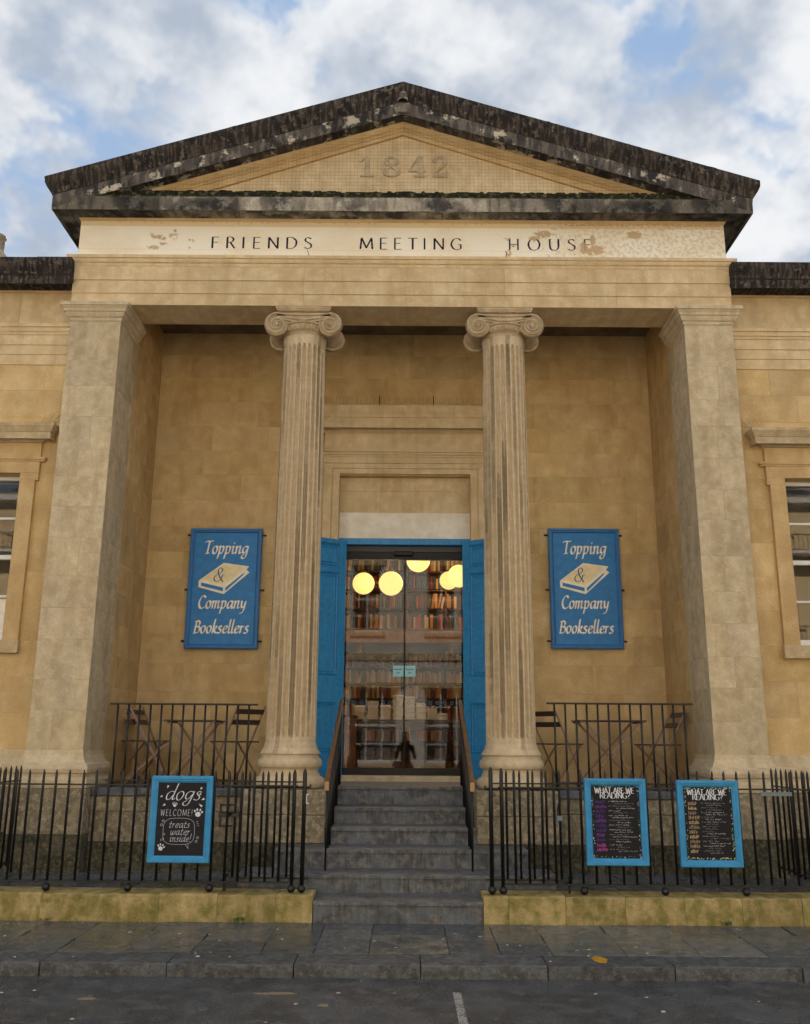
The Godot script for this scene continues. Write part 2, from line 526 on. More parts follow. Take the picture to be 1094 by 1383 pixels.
	for k in 4:
		var b: Color = [Color(0.37, 0.395, 0.425), Color(0.395, 0.40, 0.405), Color(0.35, 0.38, 0.42), Color(0.42, 0.435, 0.45)][k]
		var m := tri_mat(stone_picture(512, 121 + k * 7, {"base": b, "blotch": b.darkened(0.18), "blotch_amt": 0.7, "f1": 4.0, "blotch_soft": 0.3, "patch": b.lightened(0.10), "patch_amt": 0.5, "patch_at": 0.6, "f2": 14.0,
			"streak": Color(0.30, 0.31, 0.32), "streak_amt": 0.25, "streak_at": 0.6, "f4": 9.0, "stretch": 3, "speck": b.lightened(0.35), "speck_at": 0.88, "grain": 0.06, "grain2": 0.05, "f3": 90.0}), 1.5 + 0.17 * k, 0.5, h1, 0.15)
		m.roughness_texture = height_texture(256, 171 + k, 7.0, 4)
		m.roughness = 0.36
		M.slabs.append(m)
	M.kerb = tri_mat(stone_picture(512, 151, {"base": Color(0.37, 0.385, 0.405), "blotch": Color(0.285, 0.295, 0.305), "blotch_amt": 0.8, "f1": 5.0, "patch": Color(0.42, 0.40, 0.36), "patch_amt": 0.6, "f2": 20.0, "grain": 0.16, "grain2": 0.12, "f3": 90.0}), 1.4, 0.7, h2, 0.7)
	M.joint = tri_mat(stone_picture(256, 155, {"base": Color(0.20, 0.19, 0.17), "grain": 0.2, "grain2": 0.2}), 0.9, 0.9, null, 0.0, false)
	M.asphalt = tri_mat(stone_picture(768, 161, {"base": Color(0.30, 0.315, 0.338), "blotch": Color(0.24, 0.252, 0.27), "blotch_amt": 0.9, "f1": 4.0, "blotch_soft": 0.35, "patch": Color(0.34, 0.345, 0.35), "patch_amt": 0.6, "patch_at": 0.6, "f2": 12.0,
		"speck": Color(0.50, 0.49, 0.47), "speck_at": 0.70, "grain": 0.40, "grain2": 0.10, "f3": 260.0}), 2.6, 0.6, height_texture(1024, 165, 260.0, 3), 0.9)
	M.asphalt.roughness_texture = height_texture(512, 168, 6.0, 4)
	M.asphalt.roughness = 0.6
	# paint and metal
	M.iron = tri_mat(stone_picture(256, 181, {"base": Color(0.055, 0.06, 0.068), "blotch": Color(0.04, 0.043, 0.048), "blotch_amt": 0.8, "f1": 9.0, "speck": Color(0.17, 0.13, 0.10), "speck_at": 0.90, "grain": 0.12, "grain2": 0.1, "f3": 70.0}), 0.7, 0.42, h1, 0.1, false, 0.5)
	M.blue = tri_mat(stone_picture(512, 191, {"base": Color(0.13, 0.53, 0.78), "blotch": Color(0.12, 0.50, 0.745), "blotch_amt": 0.8, "f1": 4.0, "patch": Color(0.20, 0.56, 0.74), "patch_amt": 0.35, "f2": 20.0, "streak": Color(0.10, 0.43, 0.60), "streak_amt": 0.4, "streak_at": 0.6, "f4": 50.0, "stretch": 16, "grain": 0.03, "grain2": 0.05}), 1.3, 0.42, null, 0.0, false, 0.5)
	M.sign_blue = tri_mat(stone_picture(512, 194, {"base": Color(0.16, 0.45, 0.70), "blotch": Color(0.15, 0.42, 0.66), "blotch_amt": 0.8, "f1": 4.0, "grain": 0.02, "grain2": 0.03}), 1.7, 0.5, null, 0.0, false, 0.5)
	M.board_blue = tri_mat(stone_picture(256, 196, {"base": Color(0.23, 0.57, 0.78), "blotch": Color(0.20, 0.53, 0.735), "blotch_amt": 0.7, "f1": 4.0, "grain": 0.03, "grain2": 0.03}), 0.6, 0.5, null, 0.0, false, 0.4)
	M.oak = tri_mat(stone_picture(512, 201, {"base": Color(0.47, 0.35, 0.215), "blotch": Color(0.37, 0.27, 0.16), "blotch_amt": 0.7, "f1": 5.0, "streak": Color(0.36, 0.23, 0.12), "streak_amt": 0.5, "f4": 60.0, "stretch": 8, "grain": 0.06, "grain2": 0.06}), 0.8, 0.4, null, 0.0, false, 0.45)
	M.oak_end = std(0.5, Color(0.70, 0.54, 0.36))
	M.shelf = tri_mat(stone_picture(512, 205, {"base": Color(0.36, 0.22, 0.115), "blotch": Color(0.28, 0.165, 0.085), "blotch_amt": 0.7, "f1": 5.0, "streak": Color(0.22, 0.13, 0.07), "streak_amt": 0.5, "f4": 50.0, "stretch": 8, "grain": 0.05, "grain2": 0.05}), 1.1, 0.5, null, 0.0, false, 0.4)
	M.shelf_pale = tri_mat(stone_picture(512, 207, {"base": Color(0.55, 0.37, 0.20), "blotch": Color(0.46, 0.30, 0.155), "blotch_amt": 0.7, "f1": 5.0, "streak": Color(0.36, 0.23, 0.12), "streak_amt": 0.5, "f4": 50.0, "stretch": 8, "grain": 0.05, "grain2": 0.05}), 1.1, 0.5, null, 0.0, false, 0.4)
	M.bistro = tri_mat(stone_picture(256, 209, {"base": Color(0.36, 0.285, 0.25), "blotch": Color(0.31, 0.24, 0.205), "blotch_amt": 0.7, "f1": 6.0, "grain": 0.06, "grain2": 0.06}), 0.7, 0.5, null, 0.0, false, 0.4)
	M.bistro_leg = std(0.5, Color(0.56, 0.47, 0.42))
	M.white = std(0.5, Color(0.86, 0.86, 0.85))
	M.render_white = tri_mat(stone_picture(512, 213, {"base": Color(0.925, 0.90, 0.845), "blotch": Color(0.875, 0.84, 0.765), "blotch_amt": 0.7, "f1": 5.0, "grain": 0.02, "grain2": 0.03}), 1.9, 0.85, null, 0.0, false, 0.3)
	M.black = std(0.45, Color(0.045, 0.045, 0.05))
	M.grey_metal = std(0.45, Color(0.28, 0.28, 0.285))
	M.zinc = std(0.5, Color(0.42, 0.47, 0.50))
	M.slate = tri_mat(stone_picture(256, 217, {"base": Color(0.27, 0.27, 0.285), "blotch": Color(0.22, 0.22, 0.23), "blotch_amt": 0.8, "grain": 0.1, "grain2": 0.1}), 1.3, 0.8, null, 0.0, false)
	M.plaster = std(0.9, Color(0.62, 0.53, 0.42))
	M.room = std(0.9, Color(0.56, 0.52, 0.46))
	M.ceiling = tri_mat(stone_picture(256, 229, {"base": Color(0.50, 0.455, 0.40), "blotch": Color(0.42, 0.375, 0.32), "blotch_amt": 0.8, "f1": 4.0, "grain": 0.05, "grain2": 0.05}), 2.4, 0.9, null, 0.0, false)
	M.limestone = tri_mat(stone_picture(256, 231, {"base": Color(0.87, 0.845, 0.79), "blotch": Color(0.81, 0.775, 0.70), "blotch_amt": 0.8, "f1": 4.0, "grain": 0.04, "grain2": 0.04}), 3.4, 0.9, null, 0.0, false)
	M.floor_wood = tri_mat(stone_picture(256, 219, {"base": Color(0.42, 0.29, 0.17), "blotch": Color(0.34, 0.22, 0.12), "blotch_amt": 0.7, "streak": Color(0.28, 0.18, 0.10), "streak_amt": 0.5, "f4": 30.0, "grain": 0.05}), 1.4, 0.45, null, 0.0, false)
	M.glass = std(0.02, Color(0.30, 0.34, 0.33, 0.02), 0.33)
	M.glass.transparency = BaseMaterial3D.TRANSPARENCY_ALPHA
	M.window_glass = std(0.02, Color(0.30, 0.34, 0.33, 0.02), 0.7)
	M.window_glass.transparency = BaseMaterial3D.TRANSPARENCY_ALPHA
	M.lamp = std(0.4, Color(0.95, 0.85, 0.45))
	M.lamp.emission_enabled = true
	M.lamp.emission = Color(1.0, 0.88, 0.52)
	M.lamp.emission_energy_multiplier = 0.33
	M.brass = std(0.35, Color(0.66, 0.50, 0.22))
	M.brass.metallic = 1.0
	M.net = std(0.8, Color(0.30, 0.28, 0.25))
	M.road_paint = tri_mat(stone_picture(256, 223, {"base": Color(0.62, 0.615, 0.60), "patch": Color(0.31, 0.31, 0.31), "patch_amt": 0.95, "patch_at": 0.53, "patch_soft": 0.05, "f2": 24.0, "grain": 0.15, "grain2": 0.1}), 0.5, 0.7, null, 0.0, false)
	M.yellow_paint = tri_mat(stone_picture(256, 227, {"base": Color(0.74, 0.56, 0.17), "patch": Color(0.50, 0.38, 0.16), "patch_amt": 0.8, "patch_at": 0.62, "patch_soft": 0.06, "f2": 20.0, "grain": 0.1, "grain2": 0.1}), 0.3, 0.7, null, 0.0, false)
	M.litter = std(0.8, Color(0.72, 0.71, 0.68))
	M.litter_tan = std(0.9, Color(0.50, 0.46, 0.39))
	M.weed = std(0.8, Color(0.20, 0.36, 0.10))
	M.weed.backlight_enabled = true
	M.weed.backlight = Color(0.10, 0.16, 0.04)
	M.paper = []
	for c in [Color(0.80, 0.77, 0.70), Color(0.72, 0.70, 0.66), Color(0.62, 0.66, 0.74), Color(0.84, 0.80, 0.66)]:
		M.paper.append(std(0.8, c))
	M.books = []
	for c in [Color(0.47, 0.14, 0.10), Color(0.62, 0.44, 0.25), Color(0.20, 0.16, 0.14), Color(0.74, 0.64, 0.47), Color(0.60, 0.27, 0.11), Color(0.16, 0.24, 0.30), Color(0.36, 0.26, 0.17), Color(0.72, 0.52, 0.30), Color(0.30, 0.33, 0.24)]:
		M.books.append(std(0.6, c))
	# the same stones cut into separate blocks: each block shows its own piece of the texture
	for n in ["honey", "pale", "weathered", "plinth", "plinth_mossy", "low_wall", "kerb"]:
		M[n + "_cut"] = M[n].duplicate()
		M[n + "_cut"].uv1_world_triplanar = false
	for m in M.slabs:
		m.uv1_world_triplanar = false

# ------------------------------------------------------------------ ground
func make_ground():
	# carriageway, one sheet out to the far ends of the street
	var st := begin()
	quad(st, Vector3(-120, 0, 2.6), Vector3(120, 0, 2.6), Vector3(120, 0, 10.2), Vector3(-120, 0, 10.2), Vector3.UP)
	structure(put(self, "road", finish(st), M.asphalt))
	st = begin()
	quad(st, Vector3(-150, -0.06, -150), Vector3(150, -0.06, -150), Vector3(150, -0.06, 150), Vector3(-150, -0.06, 150), Vector3.UP)
	structure(put(self, "ground", finish(st), M.joint))
	# kerb: single stones
	var kerb := node(self, "kerb"); structure(kerb)
	var xs := [-12.0, -10.6]
	for k in range(-9, 12):
		xs.append(0.203 + 0.873 * k - 0.0)
	xs.append(12.0)
	xs.sort()
	for i in xs.size() - 1:
		var a: float = xs[i]
		var b: float = xs[i + 1]
		if b - a < 0.05:
			continue
		var t := rng.randf_range(0.78, 1.0)
		put(kerb, "kerb_stone", worn_block(Vector3(a + 0.004, -0.05, 2.345), Vector3(b - 0.004, 0.088 + rng.randf_range(-0.004, 0.004), 2.65 + rng.randf_range(-0.006, 0.006)), Color(t, t, t), 0.014), M.kerb)
	# pavement flags
	var pave := node(self, "pavement"); structure(pave)
	st = begin()
	quad(st, Vector3(-40, 0.078, 1.2), Vector3(40, 0.078, 1.2), Vector3(40, 0.07, 2.4), Vector3(-40, 0.07, 2.4), Vector3.UP)
	put(pave, "bedding", finish(st), M.joint)
	var sx := [-6.2, -5.6, -4.95, -4.4, -3.75, -3.28, -2.867, -2.42, -1.92, -1.444, -0.948, -0.564, -0.166, 0.416, 0.788, 1.162, 1.70, 2.244, 2.72, 3.2, 3.85, 4.4, 5.0, 5.6, 6.2]
	for i in sx.size() - 1:
		var a: float = sx[i] + 0.002
		var b: float = sx[i + 1] - 0.002
		var cuts := [1.32, 2.338]
		if i % 3 != 1:
			cuts = [1.32, [1.66, 1.92, 1.78, 1.70, 2.02][i % 5], 2.338]
		for k in cuts.size() - 1:
			var z0: float = cuts[k] + 0.002
			var z1: float = cuts[k + 1] - 0.002
			var t := rng.randf_range(0.72, 1.0)
			var warm := rng.randf_range(0.93, 1.0)
			var dy := rng.randf_range(-0.003, 0.003)
			put_cut(pave, "paving_slab", slab_stone(a, b, z0, z1, 0.108 + dy, 0.092 + dy, Color(t, t * (0.97 + 0.03 * warm), t * warm)), M.slabs[rng.randi() % 4])
	# sunken paved strip between the low wall and the building
	var area := node(self, "area_paving"); structure(area)
	st = begin()
	for e in [[-9.5, -1.388], [1.434, 9.5]]:
		quad(st, Vector3(e[0], 0.292, -0.3), Vector3(e[1], 0.292, -0.3), Vector3(e[1], 0.292, 1.05), Vector3(e[0], 0.292, 1.05), Vector3.UP)
	put(area, "bedding", finish(st), M.low_wall_top)
	for e in [[-9.4, -1.39], [1.436, 9.4]]:
		var ax: float = e[0]
		while ax < e[1] - 0.01:
			var w := rng.randf_range(0.5, 0.8)
			var bx := minf(ax + w, e[1])
			if e[1] - bx < 0.25: bx = e[1]
			for zz in [[-0.16, 0.42], [0.43, 1.0]]:
				var t := rng.randf_range(0.6, 0.95)
				put_cut(area, "paving_slab", slab_stone(ax + 0.006, bx - 0.006, zz[0], zz[1], 0.318, 0.314, Color(t, t, t)), M.slabs[rng.randi() % 4])
			ax = bx
	for e in [[-1.386, -0.682], [0.752, 1.43]]:
		put_cut(area, "paving_slab", slab_stone(e[0], e[1], 0.905, 0.983, 0.316, 0.316, Color(0.8, 0.8, 0.8)), M.slabs[1])

# paving stone with slightly sloping top from the back (yb) to the front (yf)
func slab_stone(x0: float, x1: float, z0: float, z1: float, yb: float, yf: float, tint: Color) -> ArrayMesh:
	var st := begin()
	st.set_color(tint)
	var b := 0.003
	var ang := atan2(yf - yb, z1 - z0)
	var xf := Transform3D(Basis(Vector3.RIGHT, -ang), Vector3((x0 + x1) / 2, (yb + yf) / 2, (z0 + z1) / 2))
	box(st, Vector3((x0 - x1) / 2, -0.05, (z0 - z1) / 2), Vector3((x1 - x0) / 2, 0.0, (z1 - z0) / 2), b, xf)
	return finish(st)

# block whose front top edge is worn unevenly (x long)
func worn_block(lo: Vector3, hi: Vector3, tint: Color, wear: float) -> ArrayMesh:
	var st := begin()
	st.set_color(tint)
	var n := maxi(2, int((hi.x - lo.x) / 0.12))
	var prof := []
	for i in n + 1:
		var w := wear * (0.35 + rng.randf() * 0.65)
		var x := lerpf(lo.x, hi.x, float(i) / n)
		var dz := rng.randf_range(-0.004, 0.004)
		prof.append([Vector3(x, lo.y, hi.z + dz), Vector3(x, hi.y - w, hi.z + dz), Vector3(x, hi.y - w * 0.3, hi.z - w * 0.35), Vector3(x, hi.y, hi.z - w), Vector3(x, hi.y, lo.z), Vector3(x, lo.y, lo.z)])
	var outs := [Vector3(0, 0, 1), Vector3(0, 0.6, 1), Vector3(0, 1, 0.6), Vector3.UP, Vector3(0, 0, -1), Vector3.DOWN]
	for i in n:
		for k in 6:
			quad(st, prof[i][k], prof[i][(k + 1) % 6], prof[i + 1][(k + 1) % 6], prof[i + 1][k], outs[k])
	for e in [0, n]:
		var o := Vector3(-1 if e == 0 else 1, 0, 0)
		for k in range(1, 5):
			tri(st, prof[e][0], prof[e][k], prof[e][k + 1], o)
	return finish(st)

# moves a mesh through its own texture space while it stays where it stands
func put_cut(parent: Node, called: String, mesh: ArrayMesh, m: Material) -> MeshInstance3D:
	var r := cut()
	var st := SurfaceTool.new()
	st.append_from(mesh, 0, Transform3D(Basis.IDENTITY, r))
	return put(parent, called, st.commit(), m, -r)

# ------------------------------------------------------------------ the building
# coursed ashlar in a plane: base point o, direction u (unit), outward normal nrm; rows = list of y; holes = [u0, u1, y0, y1]
func ashlar(parent: Node3D, o: Vector3, u: Vector3, nrm: Vector3, length: float, rows: Array, holes: Array, m: Material, depth := 0.12, lo_t := 0.78, lens := [0.7, 1.15], gap := 0.0005, bev := 0.0012, shift := 0.0):
	for r in rows.size() - 1:
		var y0: float = rows[r]
		var y1: float = rows[r + 1]
		var free := [[0.0, length]]
		for hq in holes:
			if minf(y1, hq[3]) - maxf(y0, hq[2]) > (y1 - y0) * 0.5:
				var nf := []
				for f in free:
					if hq[1] <= f[0] or hq[0] >= f[1]:
						nf.append(f)
					else:
						if hq[0] > f[0] + 0.01: nf.append([f[0], hq[0]])
						if hq[1] < f[1] - 0.01: nf.append([hq[1], f[1]])
				free = nf
		for f in free:
			var a: float = f[0]
			var first := true
			while a < f[1] - 0.001:
				var w := rng.randf_range(lens[0], lens[1])
				if first and r % 2 == 1:
					w *= 0.55
				first = false
				var b := minf(a + w, f[1])
				if f[1] - b < 0.22:
					b = f[1]
				var t := rng.randf_range(lo_t, 1.0)
				var wm := rng.randf_range(0.91, 1.0)
				var out := rng.randf_range(-0.001, 0.001)
				var st := begin()
				st.set_color(Color(t, t * (0.975 + 0.025 * wm), t * wm))
				var xf := Transform3D(Basis(u, Vector3.UP, u.cross(Vector3.UP)), o)
				var sgn := 1.0 if u.cross(Vector3.UP).dot(nrm) > 0.0 else -1.0
				var za := -depth * sgn
				var zb := out * sgn
				box(st, Vector3(a + gap, y0 + gap, minf(za, zb)), Vector3(b - gap, y1 - gap, maxf(za, zb)), bev, xf)
				put_cut(parent, "stone_block", finish(st), m)
				a = b

func spaced(y0: float, y1: float, n: int) -> Array:
	var r := []
	for i in n + 1:
		r.append(lerpf(y0, y1, float(i) / n))
	return r

func rect_path(x0: float, x1: float, z: float, zb: float) -> Array:
	# along the front from left return to right return, with mitred corners
	return [[Vector3(x0, 0, zb), Vector3(-1, 0, 0)], [Vector3(x0, 0, z), Vector3(-1, 0, 1)], [Vector3(x1, 0, z), Vector3(1, 0, 1)], [Vector3(x1, 0, zb), Vector3(1, 0, 0)]]

func make_building():
	var bld := thing("meeting_house", "honey stone classical meeting house with pediment and two fluted columns", "building")
	make_antae(bld)
	make_columns(bld)
	make_podium(bld)
	make_portico(bld)
	make_entablature(bld)
	make_pediment(bld)
	make_doorway(bld)
	make_wing(bld, -1)
	make_wing(bld, 1)

const ANTA := [[-3.722, -3.151], [3.197, 3.741]]

func make_antae(bld: Node3D):
	for k in 2:
		var x0: float = ANTA[k][0]
		var x1: float = ANTA[k][1]
		var an := node(bld, "pilaster")
		# shaft: one stone wide, courses of varied height
		var y := 1.46
		while y < 6.13:
			var hgt := rng.randf_range(0.30, 0.42)
			var y1 := y + hgt
			if 6.14 - y1 < 0.2:
				y1 = 6.14
			var splits := [x0, x1]
			if rng.randf() < 0.45:
				splits = [x0, lerpf(x0, x1, rng.randf_range(0.35, 0.65)), x1]
			for s in splits.size() - 1:
				var t := rng.randf_range(0.89, 1.0)
				var wm := rng.randf_range(0.95, 1.0)
				put_cut(an, "stone_block", boxmesh(Vector3(splits[s] + (0.0006 if s > 0 else 0.0), y + 0.0004, -0.655), Vector3(splits[s + 1] - (0.0006 if s < splits.size() - 2 else 0.0), y1 - 0.0004, -0.004 + rng.randf_range(-0.001, 0.001)), 0.0014, Color(t, t * (0.97 + 0.03 * wm), t * wm)), M.weathered_cut)
			y = y1
		# capital
		var st := begin()
		var cap := [Vector2(-0.2, 6.14), Vector2(0.004, 6.14), Vector2(0.012, 6.152), Vector2(0.014, 6.178), Vector2(0.030, 6.186), Vector2(0.044, 6.215), Vector2(0.048, 6.228), Vector2(0.048, 6.236), Vector2(0.062, 6.240), Vector2(0.068, 6.27), Vector2(0.082, 6.286), Vector2(0.082, 6.294), Vector2(0.098, 6.300), Vector2(0.100, 6.338), Vector2(0.094, 6.344), Vector2(-0.2, 6.344)]
		sweep(st, cap, rect_path(x0, x1, -0.004, -0.655))
		put(an, "capital", finish(st), M.weathered)
		# moulded base
		st = begin()
		var bs := [Vector2(-0.2, 1.10), Vector2(0.092, 1.10), Vector2(0.098, 1.13), Vector2(0.094, 1.175), Vector2(0.07, 1.20), Vector2(0.066, 1.225), Vector2(0.066, 1.235), Vector2(0.086, 1.242), Vector2(0.092, 1.28), Vector2(0.082, 1.32), Vector2(0.05, 1.34), Vector2(0.028, 1.375), Vector2(0.012, 1.41), Vector2(0.004, 1.46), Vector2(-0.2, 1.46)]
		sweep(st, bs, rect_path(x0, x1, -0.004, -0.655))
		put(an, "base", finish(st), M.weathered)
		# plinth stones
		for r in [[0.28, 0.66, M.plinth_mossy_cut], [0.66, 1.10, M.plinth_cut]]:
			var t := rng.randf_range(0.85, 1.0)
			put_cut(an, "plinth_stone", boxmesh(Vector3(x0 - 0.088, r[0] + 0.001, -0.655), Vector3(x1 + 0.088, r[1] - 0.001, 0.085), 0.008, Color(t, t, t)), r[2])

func column_shaft(r0: float, r1: float, y0: float, y1: float) -> ArrayMesh:
	var st := begin()
	var fl := 24
	var seg := 9
	var levels := [0.0, 0.012, 0.024, 0.034, 0.04, 0.05]
	for k in 43:
		levels.append(0.07 + 0.02 * k)
	levels.append_array([0.93, 0.955, 0.965, 0.972, 0.978, 0.982, 0.99, 1.0])
	var rings := []
	for t in levels:
		var y := lerpf(y0, y1, t)
		var r: float = lerpf(r0, r1, pow(t, 1.35))
		var flare := 0.0
		if t < 0.03: flare = 0.055 * pow(1.0 - t / 0.03, 2.0)
		if t > 0.982: flare = 0.012 * pow((t - 0.982) / 0.018, 1.5)
		r += flare
		# flutes end in half rounds
		var open := 1.0
		if t < 0.05: open = sqrt(clampf(1.0 - pow((0.05 - t) / 0.014, 2.0), 0.0, 1.0)) if t > 0.036 else 0.0
		if t > 0.955: open = sqrt(clampf(1.0 - pow((t - 0.955) / 0.022, 2.0), 0.0, 1.0)) if t < 0.977 else 0.0
		var ring := []
		for i in fl:
			for k in seg:
				var f := float(k) / seg
				var dep := 0.0
				if f > 0.22:
					var q := (f - 0.22) / 0.78 * 2.0 - 1.0
					dep = 0.043 * sqrt(maxf(0.0, 1.0 - q * q)) * (r / 0.25)
					var wlim := open
					if absf(q) > wlim: dep = 0.0
					else: dep *= (1.0 if open > 0.99 else sqrt(maxf(0.0, 1.0 - pow(q / maxf(wlim, 0.01), 2.0))))
				var a := TAU * (i + f) / fl
				ring.append(Vector3(cos(a) * (r - dep), y, sin(a) * (r - dep)))
		rings.append(ring)
	# dark runs of soot that fill some of the flutes over part of their length
	var runs := []
	for i in fl:
		var rr := []
		for k in rng.randi_range(1, 3):
			var ra := rng.randf_range(-0.1, 0.9)
			rr.append([ra, ra + rng.randf_range(0.12, 0.5), rng.randf_range(0.50, 0.85)])
		runs.append(rr)
	for l in rings.size() - 1:
		var n: int = rings[l].size()
		for i in n:
			var j := (i + 1) % n
			var a: Vector3 = rings[l][i]
			var tint := 1.0
			if i % seg >= 2:
				for q in runs[i / seg]:
					var edge: float = minf(levels[l] - q[0], q[1] - levels[l]) / 0.09 + rng.randf_range(-0.35, 0.35)
					tint = minf(tint, lerpf(1.0, q[2], clampf(edge, 0.0, 1.0)))
			st.set_color(Color(tint, tint * (0.94 + 0.06 * tint), tint * (0.86 + 0.14 * tint)))
			quad(st, a, rings[l][j], rings[l + 1][j], rings[l + 1][i], Vector3(a.x, 0, a.z))
	return finish(st)

func ionic_capital() -> ArrayMesh:
	# local: y = 0 at the top of the abacus, axis of the column at x = z = 0
	var st := begin()
	# abacus with a small moulding
	sweep(st, [Vector2(-0.1, -0.055), Vector2(-0.012, -0.055), Vector2(0.0, -0.046), Vector2(0.006, -0.03), Vector2(0.012, -0.026), Vector2(0.014, 0.0), Vector2(-0.1, 0.0)],
		[[Vector3(-0.3, 0, -0.24), Vector3(-1, 0, -1)], [Vector3(-0.3, 0, 0.25), Vector3(-1, 0, 1)], [Vector3(0.3, 0, 0.25), Vector3(1, 0, 1)], [Vector3(0.3, 0, -0.24), Vector3(1, 0, -1)], [Vector3(-0.3, 0, -0.24), Vector3(-1, 0, -1)]], false)
	quad(st, Vector3(-0.3, -0.05, -0.24), Vector3(0.3, -0.05, -0.24), Vector3(0.3, -0.05, 0.25), Vector3(-0.3, -0.05, 0.25), Vector3.DOWN)
	var cy := -0.205
	var cx := 0.303
	var R := 0.142
	for face in [1, -1]:
		var zf: float = 0.252 if face == 1 else -0.252
		# band that joins the two volutes, sagging in the middle
		var top := []
		var low := []
		for i in 17:
			var x := lerpf(-cx, cx, i / 16.0)
			var q := absf(x) / cx
			top.append(Vector2(x, -0.056))
			low.append(Vector2(x, -0.188 + 0.045 * smoothstep(0.0, 1.0, q)))
		low.reverse()
		slab(st, top + low, zf - 0.034 * face, zf - 0.06 * face)
		for e in [0, 1, 2]:
			var prev := Vector3.ZERO
			for i in 17:
				var x := lerpf(-cx, cx, i / 16.0)
				var q := absf(x) / cx
				var y: float = [-0.068 - 0.020 * (1.0 - q * q), -0.115 - 0.03 * (1.0 - smoothstep(0.0, 1.0, q)), -0.183 + 0.045 * smoothstep(0.0, 1.0, q)][e]
				var p := Vector3(x, y, zf - 0.024 * face)
				if i > 0:
					bar(st, prev, p, 0.0115, -1.0, 6, false)
				prev = p
		for sx in [-1, 1]:
			var c := Vector3(cx * sx, cy, zf - 0.026 * face)
			# disc behind the spiral
			var pts := []
			for i in 36:
				var a := TAU * i / 36.0
				pts.append(Vector2(c.x + cos(a) * R * 0.97, c.y + sin(a) * R * 0.97))
			slab(st, pts, zf - 0.034 * face, zf - 0.07 * face)
			# two spiral beads
			for s2 in 2:
				var prev := Vector3.ZERO
				for i in 89:
					var t := i / 88.0
					var a: float = PI / 2.0 - sx * t * TAU * 2.6
					var rr := (R - 0.006) * pow(0.22, t) * (1.0 if s2 == 0 else 0.83)
					var p := c + Vector3(cos(a) * rr, sin(a) * rr, 0.004 * face)
					if i > 0:
						var w := (0.0125 if s2 == 0 else 0.006) * lerpf(1.0, 0.42, t)
						bar(st, prev, p, w, -1.0, 6, false)
					prev = p
			ball(st, c + Vector3(0, 0, 0.006 * face), 0.026, 10)
	# bolsters between front and rear volutes
	for sx in [-1, 1]:
		var prev_ring := []
		for k in 13:
			var t := k / 12.0
			var z := lerpf(-0.24, 0.24, t)
			var q := absf(t * 2.0 - 1.0)
			var rr: float = lerpf(0.088, R * 0.99, pow(q, 1.6))
			if k == 6: rr += 0.010
			var ring := []
			for i in 20:
				var a := TAU * i / 20.0
				ring.append(Vector3(cx * sx + cos(a) * rr * (1.0 if cos(a) * sx > 0 else 1.0), cy + 0.005 + sin(a) * rr, z))
			if k > 0:
				for i in 20:
					var j := (i + 1) % 20
					quad(st, prev_ring[i], prev_ring[j], ring[j], ring[i], ring[i] - Vector3(cx * sx, cy, z))
			prev_ring = ring
	# echinus ring with eggs, bead below
	lathe(st, [Vector2(0.238, -0.335), Vector2(0.247, -0.327), Vector2(0.247, -0.315), Vector2(0.238, -0.308), Vector2(0.236, -0.30), Vector2(0.262, -0.27), Vector2(0.275, -0.235), Vector2(0.27, -0.21), Vector2(0.285, -0.205), Vector2(0.285, -0.185), Vector2(0.15, -0.18)], Vector3.ZERO, 36)
	for i in 28:
		var a := TAU * i / 28.0
		var c := Vector3(cos(a) * 0.268, -0.252, sin(a) * 0.268)
		var prof := [Vector2(0.0, -0.034), Vector2(0.014, -0.024), Vector2(0.022, 0.0), Vector2(0.019, 0.022), Vector2(0.0, 0.03)]
		lathe(st, prof, c, 7)
	for i in 40:
		var a := TAU * i / 40.0
		ball(st, Vector3(cos(a) * 0.283, -0.195, sin(a) * 0.283), 0.013, 6)
	return finish(st)

func make_columns(bld: Node3D):
	var cap := ionic_capital()
	var st := begin(true)
	lathe(st, [Vector2(0.05, 0.0), Vector2(0.345, 0.0), Vector2(0.368, 0.018), Vector2(0.378, 0.055), Vector2(0.368, 0.092), Vector2(0.345, 0.112)], Vector3.ZERO, 48)
	st.set_smooth_group(1)
	lathe(st, [Vector2(0.345, 0.112), Vector2(0.326, 0.114), Vector2(0.322, 0.135), Vector2(0.31, 0.155), Vector2(0.306, 0.18), Vector2(0.316, 0.20), Vector2(0.336, 0.206)], Vector3.ZERO, 48)
	st.set_smooth_group(2)
	lathe(st, [Vector2(0.336, 0.206), Vector2(0.346, 0.222), Vector2(0.347, 0.25), Vector2(0.338, 0.278), Vector2(0.318, 0.294), Vector2(0.313, 0.305), Vector2(0.31, 0.342), Vector2(0.2, 0.346)], Vector3.ZERO, 48)
	var base := finish(st)
	for x in [-1.098, 1.183]:
		var c := node(bld, "column", Vector3(x, 0, -0.27))
		put(c, "shaft", column_shaft(0.258, 0.236, 1.44, 6.012), M.column)
		put(c, "capital", cap, M.capital, Vector3(0, 6.344, 0))
		put(c, "base", base, M.column, Vector3(0, 1.102, 0)).scale = Vector3(0.955, 1.0, 0.955)

